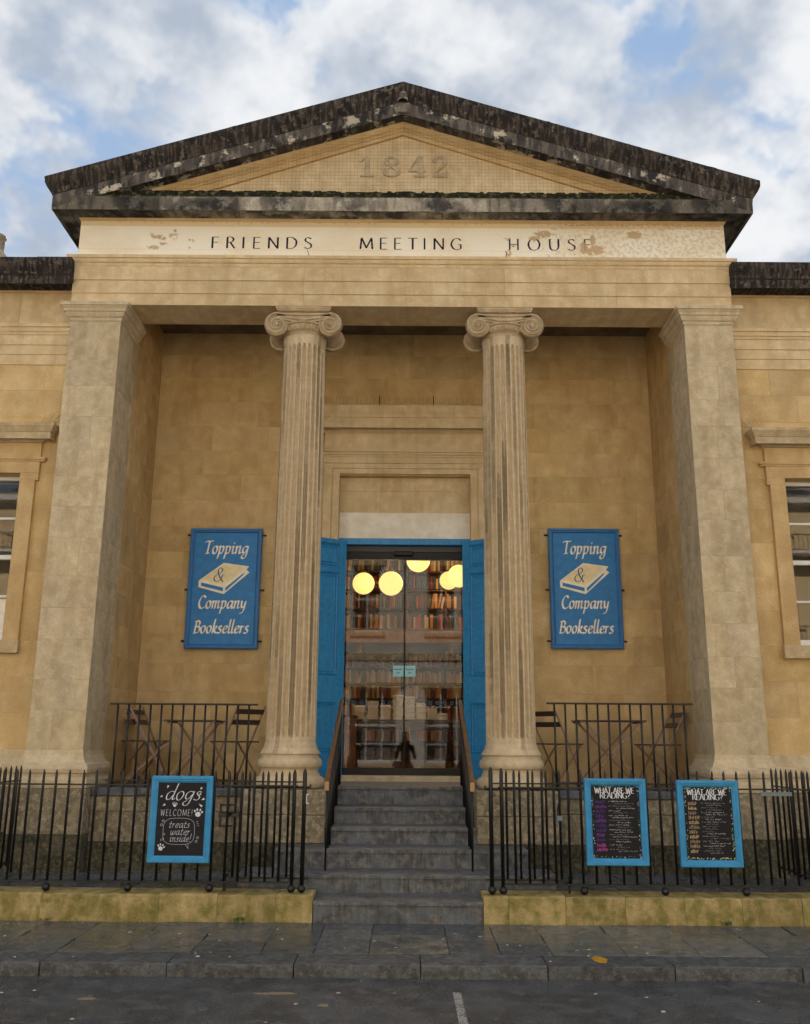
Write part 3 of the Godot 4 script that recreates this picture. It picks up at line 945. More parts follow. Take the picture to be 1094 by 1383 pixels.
func make_podium(bld: Node3D):
	var pod := node(bld, "podium")
	# blocks under the columns
	for e in [[-1.50, -0.692], [0.792, 1.615]]:
		for r in [[0.30, 0.60], [0.60, 0.86], [0.86, 1.10]]:
			var split: float = lerpf(e[0], e[1], 0.5 + 0.2 * sin(r[0] * 40.0))
			var parts := [[e[0], split], [split, e[1]]]
			if r[0] > 0.8:
				parts = [[e[0], e[1]]]
			for p in parts:
				var t := rng.randf_range(0.8, 1.0)
				put_cut(pod, "plinth_stone", boxmesh(Vector3(p[0] + 0.001, r[0] + 0.001, -0.8), Vector3(p[1] - 0.001, r[1] - 0.001, 0.10), 0.008, Color(t, t, t)), M.plinth_cut if r[0] > 0.5 else M.plinth_mossy_cut)
	# wall between: coping, then two courses
	for e in [[-3.063, -1.50], [1.615, 3.109]]:
		put(pod, "coping", boxmesh(Vector3(e[0], 1.02, -0.6), Vector3(e[1], 1.10, -0.075), 0.008, Color(0.82, 0.84, 0.86)), M.step)
		for r in [[0.30, 0.58, 0.95], [0.58, 0.87, 0.75], [0.87, 1.02, 1.1]]:
			var x: float = e[0]
			while x < e[1] - 0.01:
				var w: float = rng.randf_range(0.45, 0.75)
				var xb := minf(x + w, e[1])
				if e[1] - xb < 0.2: xb = e[1]
				var t := rng.randf_range(0.75, 1.0)
				put_cut(pod, "plinth_stone", boxmesh(Vector3(x + 0.0015, r[0] + 0.0015, -0.5), Vector3(xb - 0.0015, r[1] - 0.0015, -0.10 + rng.randf_range(-0.004, 0.004)), 0.006, Color(t, t, t)), M.plinth_cut if r[0] > 0.5 else M.plinth_mossy_cut)
				x = xb

func make_portico(bld: Node3D):
	# floor flags of the raised portico, left and right of the stair
	var fl := node(bld, "portico_floor")
	for e in [[-3.25, -0.692], [0.792, 3.3]]:
		var x: float = e[0]
		while x < e[1] - 0.01:
			var xb := minf(x + 0.62, e[1])
			if e[1] - xb < 0.25: xb = e[1]
			for zz in [[-1.85, -1.22], [-1.22, -0.605]]:
				var t := rng.randf_range(0.75, 1.0)
				put_cut(fl, "paving_slab", boxmesh(Vector3(x + 0.003, 0.95, zz[0] + 0.003), Vector3(xb - 0.003, 1.10, zz[1] - 0.003), 0.004, Color(t, t, t)), M.slabs[rng.randi() % 4])
			x = xb
	# back wall
	var bw := node(bld, "back_wall")
	put(bw, "core", boxmesh(Vector3(-3.5, 0.5, -2.2), Vector3(-0.78, 6.9, -1.812), 0.0), M.honey)
	put(bw, "core", boxmesh(Vector3(0.9, 0.5, -2.2), Vector3(3.6, 6.9, -1.812), 0.0), M.honey)
	put(bw, "core", boxmesh(Vector3(-0.78, 4.87, -2.2), Vector3(0.9, 6.9, -1.812), 0.0), M.honey)
	var rows := [1.10, 1.42, 1.78, 2.13, 2.47, 2.83, 3.17, 3.52, 3.86, 4.19, 4.53, 4.87, 5.19, 5.52, 5.86, 6.2, 6.52, 6.83]
	ashlar(bw, Vector3(-3.17, 0, -1.80), Vector3.RIGHT, Vector3(0, 0, 1), 6.42, rows, [[2.39, 4.07, 1.0, 4.87]], M.honey_cut, 0.012, 0.85)
	# side walls
	for s in 2:
		var x: float = [-3.17, 3.25][s]
		var sw := node(bld, "side_wall")
		put(sw, "core", boxmesh(Vector3(-3.7 if s == 0 else 3.262, 0.5, -1.81), Vector3(-3.182 if s == 0 else 3.7, 6.9, -0.657), 0.0), M.honey)
		ashlar(sw, Vector3(x, 0, -0.657 if s == 0 else -1.80), Vector3(0, 0, -1 if s == 0 else 1), Vector3(1 if s == 0 else -1, 0, 0), 1.143, rows, [], M.honey_cut, 0.012, 0.85, [0.5, 0.75])
	# ceiling
	put(bld, "ceiling", boxmesh(Vector3(-3.5, 6.83, -1.85), Vector3(3.6, 6.93, -0.5), 0.0), M.ceiling)

func make_entablature(bld: Node3D):
	# architrave of three fasciae, laid in lengths with joints
	var ar := node(bld, "architrave")
	var cuts := [-3.735, -2.42, -1.10, 0.06, 1.18, 2.45, 3.752]
	for i in cuts.size() - 1:
		var a: float = cuts[i] + (0.001 if i > 0 else 0.0)
		var b: float = cuts[i + 1] - (0.001 if i < cuts.size() - 2 else 0.0)
		var st := begin()
		var t := rng.randf_range(0.88, 1.0)
		st.set_color(Color(t, t * 0.99, t * 0.97))
		sweep(st, [Vector2(-0.5, 6.345), Vector2(0.0, 6.345), Vector2(0.0, 6.482), Vector2(0.012, 6.486), Vector2(0.012, 6.640), Vector2(0.025, 6.644), Vector2(0.025, 6.808), Vector2(-0.5, 6.808)],
			[[Vector3(a, 0, 0), Vector3(0, 0, 1)], [Vector3(b, 0, 0), Vector3(0, 0, 1)]])
		put_cut(ar, "fascia_stone", finish(st), M.pale_cut)
	var st := begin()
	sweep(st, [Vector2(-0.3, 6.808), Vector2(0.028, 6.808), Vector2(0.034, 6.826), Vector2(0.036, 6.845), Vector2(0.052, 6.852), Vector2(0.060, 6.872), Vector2(0.062, 6.892), Vector2(0.076, 6.897), Vector2(0.078, 6.932), Vector2(-0.3, 6.936)], rect_path(-3.735, 3.752, 0.0, -0.6))
	put(ar, "crown_moulding", finish(st), M.pale)
	# painted frieze with the lettering
	var fr := put(bld, "frieze", boxmesh(Vector3(-3.712, 6.936, -0.6), Vector3(3.734, 7.405, -0.004), 0.0), M.render_white)
	var fm := std(0.85, Color.WHITE, 0.3)
	fm.albedo_texture = ImageTexture.create_from_image(frieze_picture())
	fm.heightmap_enabled = true
	fm.heightmap_texture = ImageTexture.create_from_image(paint_film)
	fm.heightmap_scale = 0.5
	fr.set_meta("label", "cream painted frieze lettered FRIENDS MEETING HOUSE, paint peeling at the right")
	put(fr, "painted_face", uvquad(Vector3(-3.712, 6.937, 0.0), Vector3(3.734, 6.937, 0.0), Vector3(3.734, 7.405, 0.0), Vector3(-3.712, 7.405, 0.0)), fm)
	# horizontal cornice: bed mould, soffit, corona
	var co := node(bld, "cornice")
	st = begin()
	sweep(st, [Vector2(-0.3, 7.400), Vector2(0.008, 7.400), Vector2(0.012, 7.415), Vector2(0.03, 7.435), Vector2(0.055, 7.452), Vector2(0.068, 7.478), Vector2(0.072, 7.50), Vector2(-0.3, 7.50)], rect_path(-3.712, 3.734, 0.0, -5.0))
	put(co, "bed_moulding", finish(st), M.honey)
	st = begin()
	var cor := [Vector2(-0.3, 7.43), Vector2(0.235, 7.43), Vector2(0.235, 7.395), Vector2(0.252, 7.395), Vector2(0.254, 7.565), Vector2(-0.3, 7.565)]
	var cc := [-2.75, -1.85, -0.95, 0.05, 1.0, 1.95, 2.8]
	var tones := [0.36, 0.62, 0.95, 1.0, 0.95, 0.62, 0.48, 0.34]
	for i in 8:
		st = begin()
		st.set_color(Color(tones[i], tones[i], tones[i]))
		var path := []
		if i == 0:
			path = [[Vector3(-3.712, 0, -5.0), Vector3(-1, 0, 0)], [Vector3(-3.712, 0, 0), Vector3(-1, 0, 1)], [Vector3(cc[0] - 0.001, 0, 0), Vector3(0, 0, 1)]]
		elif i == 7:
			path = [[Vector3(cc[6] + 0.001, 0, 0), Vector3(0, 0, 1)], [Vector3(3.734, 0, 0), Vector3(1, 0, 1)], [Vector3(3.734, 0, -5.0), Vector3(1, 0, 0)]]
		else:
			path = [[Vector3(cc[i - 1] + 0.001, 0, 0), Vector3(0, 0, 1)], [Vector3(cc[i] - 0.001, 0, 0), Vector3(0, 0, 1)]]
		sweep(st, cor, path)
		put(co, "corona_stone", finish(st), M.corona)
	st = begin()
	# sloping top of the corona, rough with moss
	var xm := -3.93
	while xm < 3.95:
		var wm := rng.randf_range(0.02, 0.08)
		for q in [[7.588, 0.008, 0.245, 0.02], [7.66, 0.014, 0.20, -0.03], [7.72, 0.016, 0.135, -0.04]]:
			box(st, Vector3(xm - wm * 0.3, 7.555, q[3]), Vector3(xm + wm * 1.3, q[0] + rng.randf() * q[1], q[2] + rng.randf_range(-0.02, 0.008)), 0.012)
		xm += wm
	put(co, "mossy_top", finish(st), M.moss)
	# side eaves of the roof behind the pediment
	for s in [-1, 1]:
		var sx := -3.712 if s == -1 else 3.734
		st = begin()
		sweep(st, [Vector2(-0.3, 7.566), Vector2(0.262, 7.566), Vector2(0.272, 7.60), Vector2(0.29, 7.63), Vector2(0.318, 7.66), Vector2(0.33, 7.70), Vector2(0.33, 7.765), Vector2(-0.3, 7.83)], [[Vector3(sx, 0, 0.0), Vector3(s, 0, 0.9)], [Vector3(sx, 0, -8.0), Vector3(s, 0, 0)]])
		put(co, "eaves_moulding", finish(st), M.crust)

func make_pediment(bld: Node3D):
	var cx := 0.011
	var ex := 4.055                 # half width at the outer top edge
	var ye := 7.765                 # top of the eaves
	var ya := 9.045                 # top at the apex
	var sl := (ya - ye) / ex
	var pd := node(bld, "pediment")
	# profile: out from the tympanum, height below the top line
	for s in [-1, 1]:
		var layers := [
			["raking_moulding", M.crust, [Vector2(0.10, -0.215), Vector2(0.262, -0.215), Vector2(0.272, -0.18), Vector2(0.288, -0.15), Vector2(0.316, -0.11), Vector2(0.33, -0.07), Vector2(0.332, 0.0), Vector2(0.10, 0.0)]],
			["raking_corona", M.corona_dark, [Vector2(-0.1, -0.345), Vector2(0.237, -0.345), Vector2(0.237, -0.375), Vector2(0.253, -0.375), Vector2(0.255, -0.216), Vector2(-0.1, -0.216)]],
			["raking_bed_moulding", M.honey, [Vector2(-0.1, -0.43), Vector2(0.012, -0.43), Vector2(0.02, -0.415), Vector2(0.045, -0.40), Vector2(0.065, -0.375), Vector2(0.072, -0.346), Vector2(-0.1, -0.346)]]]
		for L in layers:
			# joints: the raking stones are laid in lengths
			var nseg := 5 if L[0] != "raking_bed_moulding" else 1
			for q in nseg:
				var st := begin()
				var tn := rng.randf_range(0.82, 1.0)
				st.set_color(Color(tn, tn, tn))
				var prof: Array = L[2]
				var pts0 := []
				var pts1 := []
				var t0 := float(q) / nseg
				var t1 := float(q + 1) / nseg
				for p in prof:
					var half: float = 3.723 + p.x
					var ha := half * (1.0 - t0) - (0.0015 if q > 0 else 0.0)
					var hb := half * (1.0 - t1) + (0.0015 if q < nseg - 1 else 0.0)
					if L[0] == "raking_bed_moulding":
						ha = minf(ha, (ya + p.y - 7.60) / sl)
					elif L[0] == "raking_corona" and q == 0:
						ha = minf(half, (ya + p.y - 7.40) / sl)
					pts0.append(Vector3(cx + s * ha, ya + p.y - sl * ha, p.x))
					pts1.append(Vector3(cx + s * hb, ya + p.y - sl * hb, p.x))
				var pp := PackedVector2Array(prof)
				var area := 0.0
				for i in pp.size():
					area += pp[i].cross(pp[(i + 1) % pp.size()])
				var sg := 1.0 if area > 0.0 else -1.0
				for i in pp.size():
					var j := (i + 1) % pp.size()
					var n2 := Vector2(pp[j].y - pp[i].y, pp[i].x - pp[j].x) * sg
					quad(st, pts0[i], pts0[j], pts1[j], pts1[i], Vector3(0, n2.y, n2.x))
				var idx := Geometry2D.triangulate_polygon(pp)
				for t in range(0, idx.size(), 3):
					tri(st, pts0[idx[t]], pts0[idx[t + 1]], pts0[idx[t + 2]], Vector3(s, 0, 0))
					tri(st, pts1[idx[t]], pts1[idx[t + 1]], pts1[idx[t + 2]], Vector3(-s, 0, 0))
				put(pd, L[0], finish(st), L[1])
		# growth and chipped stone along the top edge
		var st2 := begin()
		for i in 230:
			var ha := ex * (1.0 - (i + rng.randf()) / 230.0)
			var w := rng.randf_range(0.012, 0.035)
			var hgt := rng.randf_range(0.002, 0.013)
			var z := rng.randf_range(0.26, 0.325)
			var y := ya - sl * ha
			box(st2, Vector3(-w, -0.02, -0.03), Vector3(w, hgt, 0.004), 0.006, Transform3D(Basis(Vector3.BACK, -s * atan(sl)), Vector3(cx + s * ha, y, z)))
		stuff(put(pd, "lichen_growth", finish(st2), M.crust))
	# tympanum: flat border and sunken panel
	var st3 := begin()
	var yb := 7.57
	var hw := (ya - 0.42 - yb) / sl
	# sunken panel triangle
	var pa := 8.575
	var psl := (8.575 - 7.836) / 2.2
	var pw := (pa - yb) / psl
	slab(st3, [Vector2(cx - pw, yb), Vector2(cx + pw, yb), Vector2(cx, pa)], -0.035, -0.2)
	var ty := put(pd, "tympanum", finish(st3), M.pale)
	st3 = begin()
	slab(st3, [Vector2(cx - hw - 0.2, yb), Vector2(cx - pw, yb), Vector2(cx, pa), Vector2(cx + pw, yb), Vector2(cx + hw + 0.2, yb), Vector2(cx, ya - 0.37)], -0.002, -0.2)
	put(ty, "border", finish(st3), M.honey)
	# carved year, worn
	var font := SystemFont.new()
	font.font_names = PackedStringArray(["Droid Serif"])
	font.font_weight = 700
	var xs := [-0.455, -0.145, 0.175, 0.475]
	for i in 4:
		var tm := TextMesh.new()
		tm.text = "1842"[i]
		tm.font = font
		tm.font_size = 32
		tm.pixel_size = 0.0120
		tm.depth = 0.009
		var o := put(ty, "carved_numeral", tm, M.capital, Vector3(cx + xs[i] * 0.94, 8.15, -0.024))
		o.scale = Vector3(1.02, 0.96, 1.0)
	# bird netting stretched over the tympanum
	var st4 := begin()
	var zn := 0.10
	var nw := (ya - 0.40 - 7.60) / sl
	var xx := -nw
	while xx < nw:
		var top := ya - 0.40 - sl * absf(xx)
		if top > 7.63:
			bar(st4, Vector3(cx + xx + rng.randf_range(-0.006, 0.006), 7.61, zn), Vector3(cx + xx + rng.randf_range(-0.006, 0.006), top, zn * 0.7), 0.0009, -1.0, 3, false)
		xx += 0.045
	var yy := 7.64
	while yy < ya - 0.44:
		var w := (ya - 0.40 - yy) / sl
		bar(st4, Vector3(cx - w, yy + rng.randf_range(-0.006, 0.006), zn + 0.001), Vector3(cx + w, yy + rng.randf_range(-0.006, 0.006), zn + 0.001), 0.0009, -1.0, 3, false)
		yy += 0.045
	stuff(put(pd, "bird_netting", finish(st4), M.net))
	# small turned ornament at the apex
	var st5 := begin()
	box(st5, Vector3(cx - 0.085, ya - 0.37, 0.20), Vector3(cx + 0.085, ya - 0.235, 0.275), 0.01)
	lathe(st5, [Vector2(0.055, 0.0), Vector2(0.06, 0.03), Vector2(0.035, 0.045), Vector2(0.05, 0.075), Vector2(0.045, 0.105), Vector2(0.024, 0.12), Vector2(0.034, 0.15), Vector2(0.022, 0.18), Vector2(0.0, 0.2)], Vector3(cx, ya - 0.237, 0.29), 12)
	put(pd, "apex_ornament", finish(st5), M.corona)
	# roof planes behind
	for s in [-1, 1]:
		var st6 := begin()
		var a := Vector3(cx, ya - 0.01, 0.1)
		var b := Vector3(cx + s * 4.0, ya - 0.01 - sl * 4.0, 0.1)
		quad(st6, a, b, b + Vector3(0, 0, -11), a + Vector3(0, 0, -11), Vector3(0, 1, 0))
		quad(st6, a - Vector3(0, 0.1, 0), b - Vector3(0, 0.1, 0), b + Vector3(0, -0.1, -11), a + Vector3(0, -0.1, -11), Vector3(0, -1, 0))
		put(pd, "roof_slope", finish(st6), M.slate)
	# body of the hall behind, closes the roof space
	put(bld, "rear_wall", boxmesh(Vector3(-3.7, 0.3, -10.6), Vector3(3.7, 7.6, -10.3), 0.0), M.honey)
	var st7 := begin()
	slab(st7, [Vector2(-3.95, 7.5), Vector2(3.97, 7.5), Vector2(cx, ya - 0.13)], -10.3, -10.6)
	put(bld, "rear_gable", finish(st7), M.honey)

func make_doorway(bld: Node3D):
	var ds := node(bld, "door_surround")
	var L := -0.774
	var R := 0.897
	for e in [[L - 0.205, L - 0.095, -1.735], [L - 0.095, L, -1.752]]:
		put(ds, "jamb_fascia", boxmesh(Vector3(e[0], 1.10, -1.81), Vector3(e[1], 4.89 + (L - e[1]), e[2]), 0.003), M.pale)
	for e in [[R + 0.095, R + 0.205, -1.735], [R, R + 0.095, -1.752]]:
		put(ds, "jamb_fascia", boxmesh(Vector3(e[0], 1.10, -1.81), Vector3(e[1], 4.89 + (e[0] - R), e[2]), 0.003), M.pale)
	var st := begin()
	sweep(st, [Vector2(-0.1, 4.884), Vector2(0.046, 4.884), Vector2(0.046, 4.950), Vector2(0.060, 4.955), Vector2(0.060, 5.015), Vector2(0.074, 5.02), Vector2(0.074, 5.096), Vector2(-0.1, 5.096)], [[Vector3(L - 0.21, 0, -1.8), Vector3(0, 0, 1)], [Vector3(R + 0.21, 0, -1.8), Vector3(0, 0, 1)]])
	put(ds, "head_fascia", finish(st), M.pale)
	st = begin()
	sweep(st, [Vector2(-0.1, 5.097), Vector2(0.085, 5.097), Vector2(0.088, 5.12), Vector2(0.102, 5.125), Vector2(0.108, 5.15), Vector2(0.122, 5.156), Vector2(0.122, 5.185), Vector2(-0.1, 5.185)], rect_path(L - 0.21, R + 0.21, -1.8, -1.82))
	put(ds, "head_moulding", finish(st), M.pale)
	put(ds, "frieze_stone", boxmesh(Vector3(L - 0.2, 5.186, -1.81), Vector3(R + 0.2, 5.425, -1.742), 0.002), M.pale)
	put(ds, "patch_stone", boxmesh(Vector3(0.0, 5.21, -1.742), Vector3(0.245, 5.31, -1.739), 0.0008, Color(1, 1, 1)), M.pale)
	st = begin()
	sweep(st, [Vector2(-0.1, 5.426), Vector2(0.062, 5.426), Vector2(0.075, 5.445), Vector2(0.09, 5.46), Vector2(0.09, 5.475), Vector2(0.20, 5.475), Vector2(0.20, 5.448), Vector2(0.215, 5.448), Vector2(0.217, 5.58), Vector2(0.228, 5.585), Vector2(0.232, 5.62), Vector2(0.25, 5.66), Vector2(0.262, 5.70), Vector2(0.264, 5.735), Vector2(-0.1, 5.755)], rect_path(L - 0.30, R + 0.30, -1.8, -1.82))
	put(ds, "hood_cornice", finish(st), M.pale)
	# wire bird spikes along the hood
	st = begin()
	for i in 120:
		var x := L - 0.2 + (R - L + 0.4) * i / 119.0
		bar(st, Vector3(x, 5.74, -1.60), Vector3(x + rng.randf_range(-0.02, 0.02), 5.85, -1.56 + rng.randf_range(-0.06, 0.04)), 0.0009, -1.0, 3, false)
	stuff(put(ds, "bird_spikes", finish(st), M.net))
	for x in [-0.27, 0.42]:
		st = begin()
		bar(st, Vector3(x, 5.73, -1.57), Vector3(x, 5.88, -1.57), 0.006, -1.0, 6)
		put(ds, "spike_post", finish(st), M.iron)
	# stones and render over the door
	var tp := node(bld, "door_overpanel")
	put(tp, "core", boxmesh(Vector3(L - 0.01, 4.05, -2.2), Vector3(R + 0.01, 4.90, -1.912), 0.0), M.pale)
	for e in [[L, -0.30, 4.403, 4.69], [-0.30, 0.093, 4.403, 4.69], [0.093, 0.379, 4.403, 4.69], [0.379, R, 4.403, 4.69], [L, 0.02, 4.69, 4.884], [0.02, R, 4.69, 4.884]]:
		var t := rng.randf_range(0.9, 1.0)
		put(tp, "stone_block", boxmesh(Vector3(e[0] + 0.001, e[2] + 0.001, -1.95), Vector3(e[1] - 0.001, e[3] - 0.001, -1.90), 0.002, Color(t, t * 0.99, t * 0.96)), M.pale)
	put(tp, "rendered_band", boxmesh(Vector3(L + 0.001, 4.056, -1.95), Vector3(R - 0.001, 4.402, -1.884), 0.003), M.render_white)
	# reveals of the opening
	for e in [[L - 0.05, L + 0.0], [R, R + 0.05]]:
		put(ds, "reveal", boxmesh(Vector3(e[0], 1.10, -2.2), Vector3(e[1], 4.89, -1.815), 0.0), M.pale)
	# blue door frame
	var df := node(bld, "door_frame")
	put(df, "lintel", boxmesh(Vector3(L + 0.002, 3.975, -2.0), Vector3(R - 0.002, 4.055, -1.83), 0.004), M.blue)
	put(df, "jamb", boxmesh(Vector3(L + 0.002, 1.165, -2.0), Vector3(-0.688, 3.974, -1.83), 0.004), M.blue)
	put(df, "jamb", boxmesh(Vector3(0.812, 1.165, -2.0), Vector3(R - 0.002, 3.974, -1.83), 0.004), M.blue)
	put(df, "threshold", boxmesh(Vector3(L, 1.08, -2.2), Vector3(R, 1.164, -1.78), 0.006), M.weathered)
	# sliding glass doors with their operator
	put(df, "operator_housing", boxmesh(Vector3(-0.686, 3.90, -2.06), Vector3(0.81, 3.974, -1.93), 0.004), M.grey_metal)
	put(df, "operator_rail", boxmesh(Vector3(-0.686, 3.81, -2.04), Vector3(0.81, 3.899, -1.94), 0.003), M.black)
	put(df, "motion_sensor", boxmesh(Vector3(-0.07, 3.845, -1.94), Vector3(0.17, 3.905, -1.895), 0.012), M.black)
	for e in [[-0.686, 0.062], [0.068, 0.81]]:
		var gd := node(bld, "glass_door")
		put(gd, "pane", boxmesh(Vector3(e[0] + 0.012, 1.25, -1.956), Vector3(e[1] - 0.001, 3.81, -1.948), 0.0), M.glass)
		put(gd, "bottom_rail", boxmesh(Vector3(e[0], 1.168, -1.975), Vector3(e[1], 1.25, -1.93), 0.003), M.black)
		put(gd, "stile", boxmesh(Vector3(e[0], 1.25, -1.97), Vector3(e[0] + 0.011, 3.81, -1.935), 0.001), M.black)
		var st2 := begin()
		for row in [2.50, 2.02]:
			var x: float = e[0] + 0.06
			while x < e[1] - 0.03:
				for k in 14:
					var a0 := TAU * k / 14.0
					var a1 := TAU * (k + 1) / 14.0
					var c := Vector3(x, row, -1.9465)
					var d0 := Vector3(cos(a0), sin(a0), 0)
					var d1 := Vector3(cos(a1), sin(a1), 0)
					quad(st2, c + d0 * 0.016, c + d1 * 0.016, c + d1 * 0.022, c + d0 * 0.022, Vector3(0, 0, 1))
				x += 0.088
		put(gd, "marking_rings", finish(st2), M.zinc)
		var cx: float = clampf((e[0] + e[1]) * 0.5, -0.004, 0.143)
		var sm := std(0.5, Color.WHITE, 0.4)
		sm.albedo_texture = ImageTexture.create_from_image(sticker_picture())
		put(gd, "notice_sticker", uvquad(Vector3(cx - 0.066, 2.337, -1.9455), Vector3(cx + 0.066, 2.337, -1.9455), Vector3(cx + 0.066, 2.471, -1.9455), Vector3(cx - 0.066, 2.471, -1.9455)), sm)
	# blue panelled outer doors, folded open
	for s in [-1, 1]:
		var hx := -0.676 if s == -1 else 0.80
		var sh := node(bld, "panelled_door", Vector3(hx, 1.15, -1.80))
		sh.rotation.y = deg_to_rad(180 + 35) if s == -1 else deg_to_rad(-35)
		leaf(sh, 0.70, 2.86, s)

func leaf(sh: Node3D, w: float, h: float, s: int):
	# local x runs from the hinge outwards; the visible face looks to local +z (right leaf) or -z (left leaf)
	var fz := 1.0 if s == 1 else -1.0
	var rails := [[0.0, 0.28], [0.86, 1.18], [2.44, 2.52], [2.80, h]]
	for x in [[0.0, 0.105], [w - 0.105, w]]:
		put(sh, "stile", boxmesh(Vector3(x[0], 0, -0.022), Vector3(x[1], h, 0.022), 0.002), M.blue)
	for r in rails:
		put(sh, "rail", boxmesh(Vector3(0.105, r[0], -0.0215), Vector3(w - 0.105, r[1], 0.0215), 0.002), M.blue)
	for p in [[0.28, 0.86], [1.18, 2.44], [2.52, 2.80]]:
		var pn := put(sh, "panel", boxmesh(Vector3(0.105, p[0], -0.004), Vector3(w - 0.105, p[1], 0.004), 0.0), M.blue)
		var st := begin()
		var x0 := 0.105
		var x1 := w - 0.105
		var y0: float = p[0]
		var y1: float = p[1]
		for k in 2:
			var off := 0.013 + 0.035 * k
			var rr := 0.0135 - 0.006 * k
			var z := fz * 0.006
			for e in [[Vector3(x0 + off, y0 + off, z), Vector3(x1 - off, y0 + off, z)], [Vector3(x0 + off, y1 - off, z), Vector3(x1 - off, y1 - off, z)], [Vector3(x0 + off, y0 + off, z), Vector3(x0 + off, y1 - off, z)], [Vector3(x1 - off, y0 + off, z), Vector3(x1 - off, y1 - off, z)]]:
				bar(st, e[0], e[1], rr, -1.0, 6)
		put(pn, "moulding", finish(st), M.blue)

func make_wing(bld: Node3D, s: int):
	var zw := -0.2
	var xi: float = -3.722 if s == -1 else 3.741       # inner end, against the pilaster
	var xo := 9.0 * s
	var wl := node(bld, "wing_wall")
	var ox0: float = -5.26 if s == -1 else 4.232         # window opening
	var ox1: float = -4.16 if s == -1 else 5.332
	var oy0 := 2.575
	var oy1 := 4.40
	var xa := minf(xi, xo)
	var xb := maxf(xi, xo)
	for c in [[xa, ox0, 0.3, 6.85], [ox1, xb, 0.3, 6.85], [ox0, ox1, 0.3, oy0], [ox0, ox1, oy1, 6.85]]:
		put(wl, "core", boxmesh(Vector3(c[0], c[2], zw - 0.45), Vector3(c[1], c[3], zw - 0.0118), 0.0), M.honey)
	var rows := [1.46, 1.83, 2.20, 2.575, 2.94, 3.31, 3.68, 4.05, 4.40, 4.73, 5.06, 5.38, 5.69]
	ashlar(wl, Vector3(xa, 0, zw), Vector3.RIGHT, Vector3(0, 0, 1), xb - xa, rows, [[ox0 - xa, ox1 - xa, oy0, oy1]], M.honey_cut, 0.0115, 0.83)
	# entablature of the wing
	var st := begin()
	var path := [[Vector3(xa, 0, zw), Vector3(0, 0, 1)], [Vector3(xb, 0, zw), Vector3(0, 0, 1)]]
	sweep(st, [Vector2(-0.011, 5.69), Vector2(0.012, 5.69), Vector2(0.012, 5.808), Vector2(0.024, 5.812), Vector2(0.024, 5.92), Vector2(0.036, 5.924), Vector2(0.036, 6.04), Vector2(0.046, 6.044), Vector2(0.052, 6.07), Vector2(0.066, 6.078), Vector2(0.072, 6.12), Vector2(0.088, 6.126), Vector2(0.088, 6.165), Vector2(-0.011, 6.17)], path)
	put(wl, "architrave", finish(st), M.pale)
	var x := xa
	var fz := node(bld, "wing_frieze")
	while x < xb - 0.01:
		var x2 := minf(x + rng.randf_range(0.9, 1.3), xb)
		var t := rng.randf_range(0.85, 1.0)
		put_cut(fz, "stone_block", boxmesh(Vector3(x + 0.001, 6.171, zw - 0.0115), Vector3(x2 - 0.001, 6.585, zw), 0.002, Color(t, t * 0.99, t * 0.97)), M.pale_cut)
		x = x2
	st = begin()
	sweep(st, [Vector2(-0.011, 6.586), Vector2(0.012, 6.586), Vector2(0.03, 6.60), Vector2(0.06, 6.63), Vector2(0.07, 6.66), Vector2(-0.011, 6.66)], path)
	put(wl, "bed_moulding", finish(st), M.honey)
	x = xa
	var pr := node(bld, "parapet")
	while x < xb - 0.01:
		var x2 := minf(x + rng.randf_range(0.8, 1.2), xb)
		st = begin()
		var t := rng.randf_range(0.75, 1.0)
		st.set_color(Color(t, t, t))
		sweep(st, [Vector2(-0.4, 6.60), Vector2(0.27, 6.60), Vector2(0.27, 6.555), Vector2(0.29, 6.555), Vector2(0.292, 6.66), Vector2(0.305, 6.665), Vector2(0.312, 6.70), Vector2(0.335, 6.745), Vector2(0.345, 6.80), Vector2(0.345, 6.855 + rng.randf_range(-0.006, 0.006)), Vector2(-0.4, 6.88)], [[Vector3(x + 0.001, 0, zw), Vector3(0, 0, 1)], [Vector3(x2 - 0.001, 0, zw), Vector3(0, 0, 1)]])
		put(pr, "cornice_stone", finish(st), M.crust)
		x = x2
	put(bld, "wing_roof", boxmesh(Vector3(xa, 6.6, -9.0), Vector3(xb, 6.86, zw - 0.45), 0.0), M.slate)
	put(bld, "wing_end_wall", boxmesh(Vector3(minf(xo, xo - s * 0.4), 0.3, -9.0), Vector3(maxf(xo, xo - s * 0.4), 6.6, zw - 0.46), 0.0), M.honey)
	# plinth of the wing
	st = begin()
	sweep(st, [Vector2(-0.011, 1.10), Vector2(0.092, 1.10), Vector2(0.098, 1.13), Vector2(0.094, 1.175), Vector2(0.07, 1.20), Vector2(0.066, 1.235), Vector2(0.086, 1.242), Vector2(0.092, 1.28), Vector2(0.082, 1.32), Vector2(0.05, 1.34), Vector2(0.028, 1.375), Vector2(0.004, 1.46), Vector2(-0.011, 1.46)], path)
	put(wl, "base_moulding", finish(st), M.weathered)
	var pl := node(bld, "wing_plinth")
	for r in [[0.28, 0.66], [0.66, 1.10]]:
		x = xa
		while x < xb - 0.01:
			var x2 := minf(x + rng.randf_range(0.6, 1.0), xb)
			var t := rng.randf_range(0.75, 1.0)
			put_cut(pl, "plinth_stone", boxmesh(Vector3(x + 0.0015, r[0] + 0.0015, zw - 0.011), Vector3(x2 - 0.0015, r[1] - 0.0015, zw + 0.088), 0.006, Color(t, t, t)), M.plinth_cut if r[0] > 0.5 else M.plinth_mossy_cut)
			x = x2
	make_window(bld, ox0, ox1, oy0, oy1, zw, s)

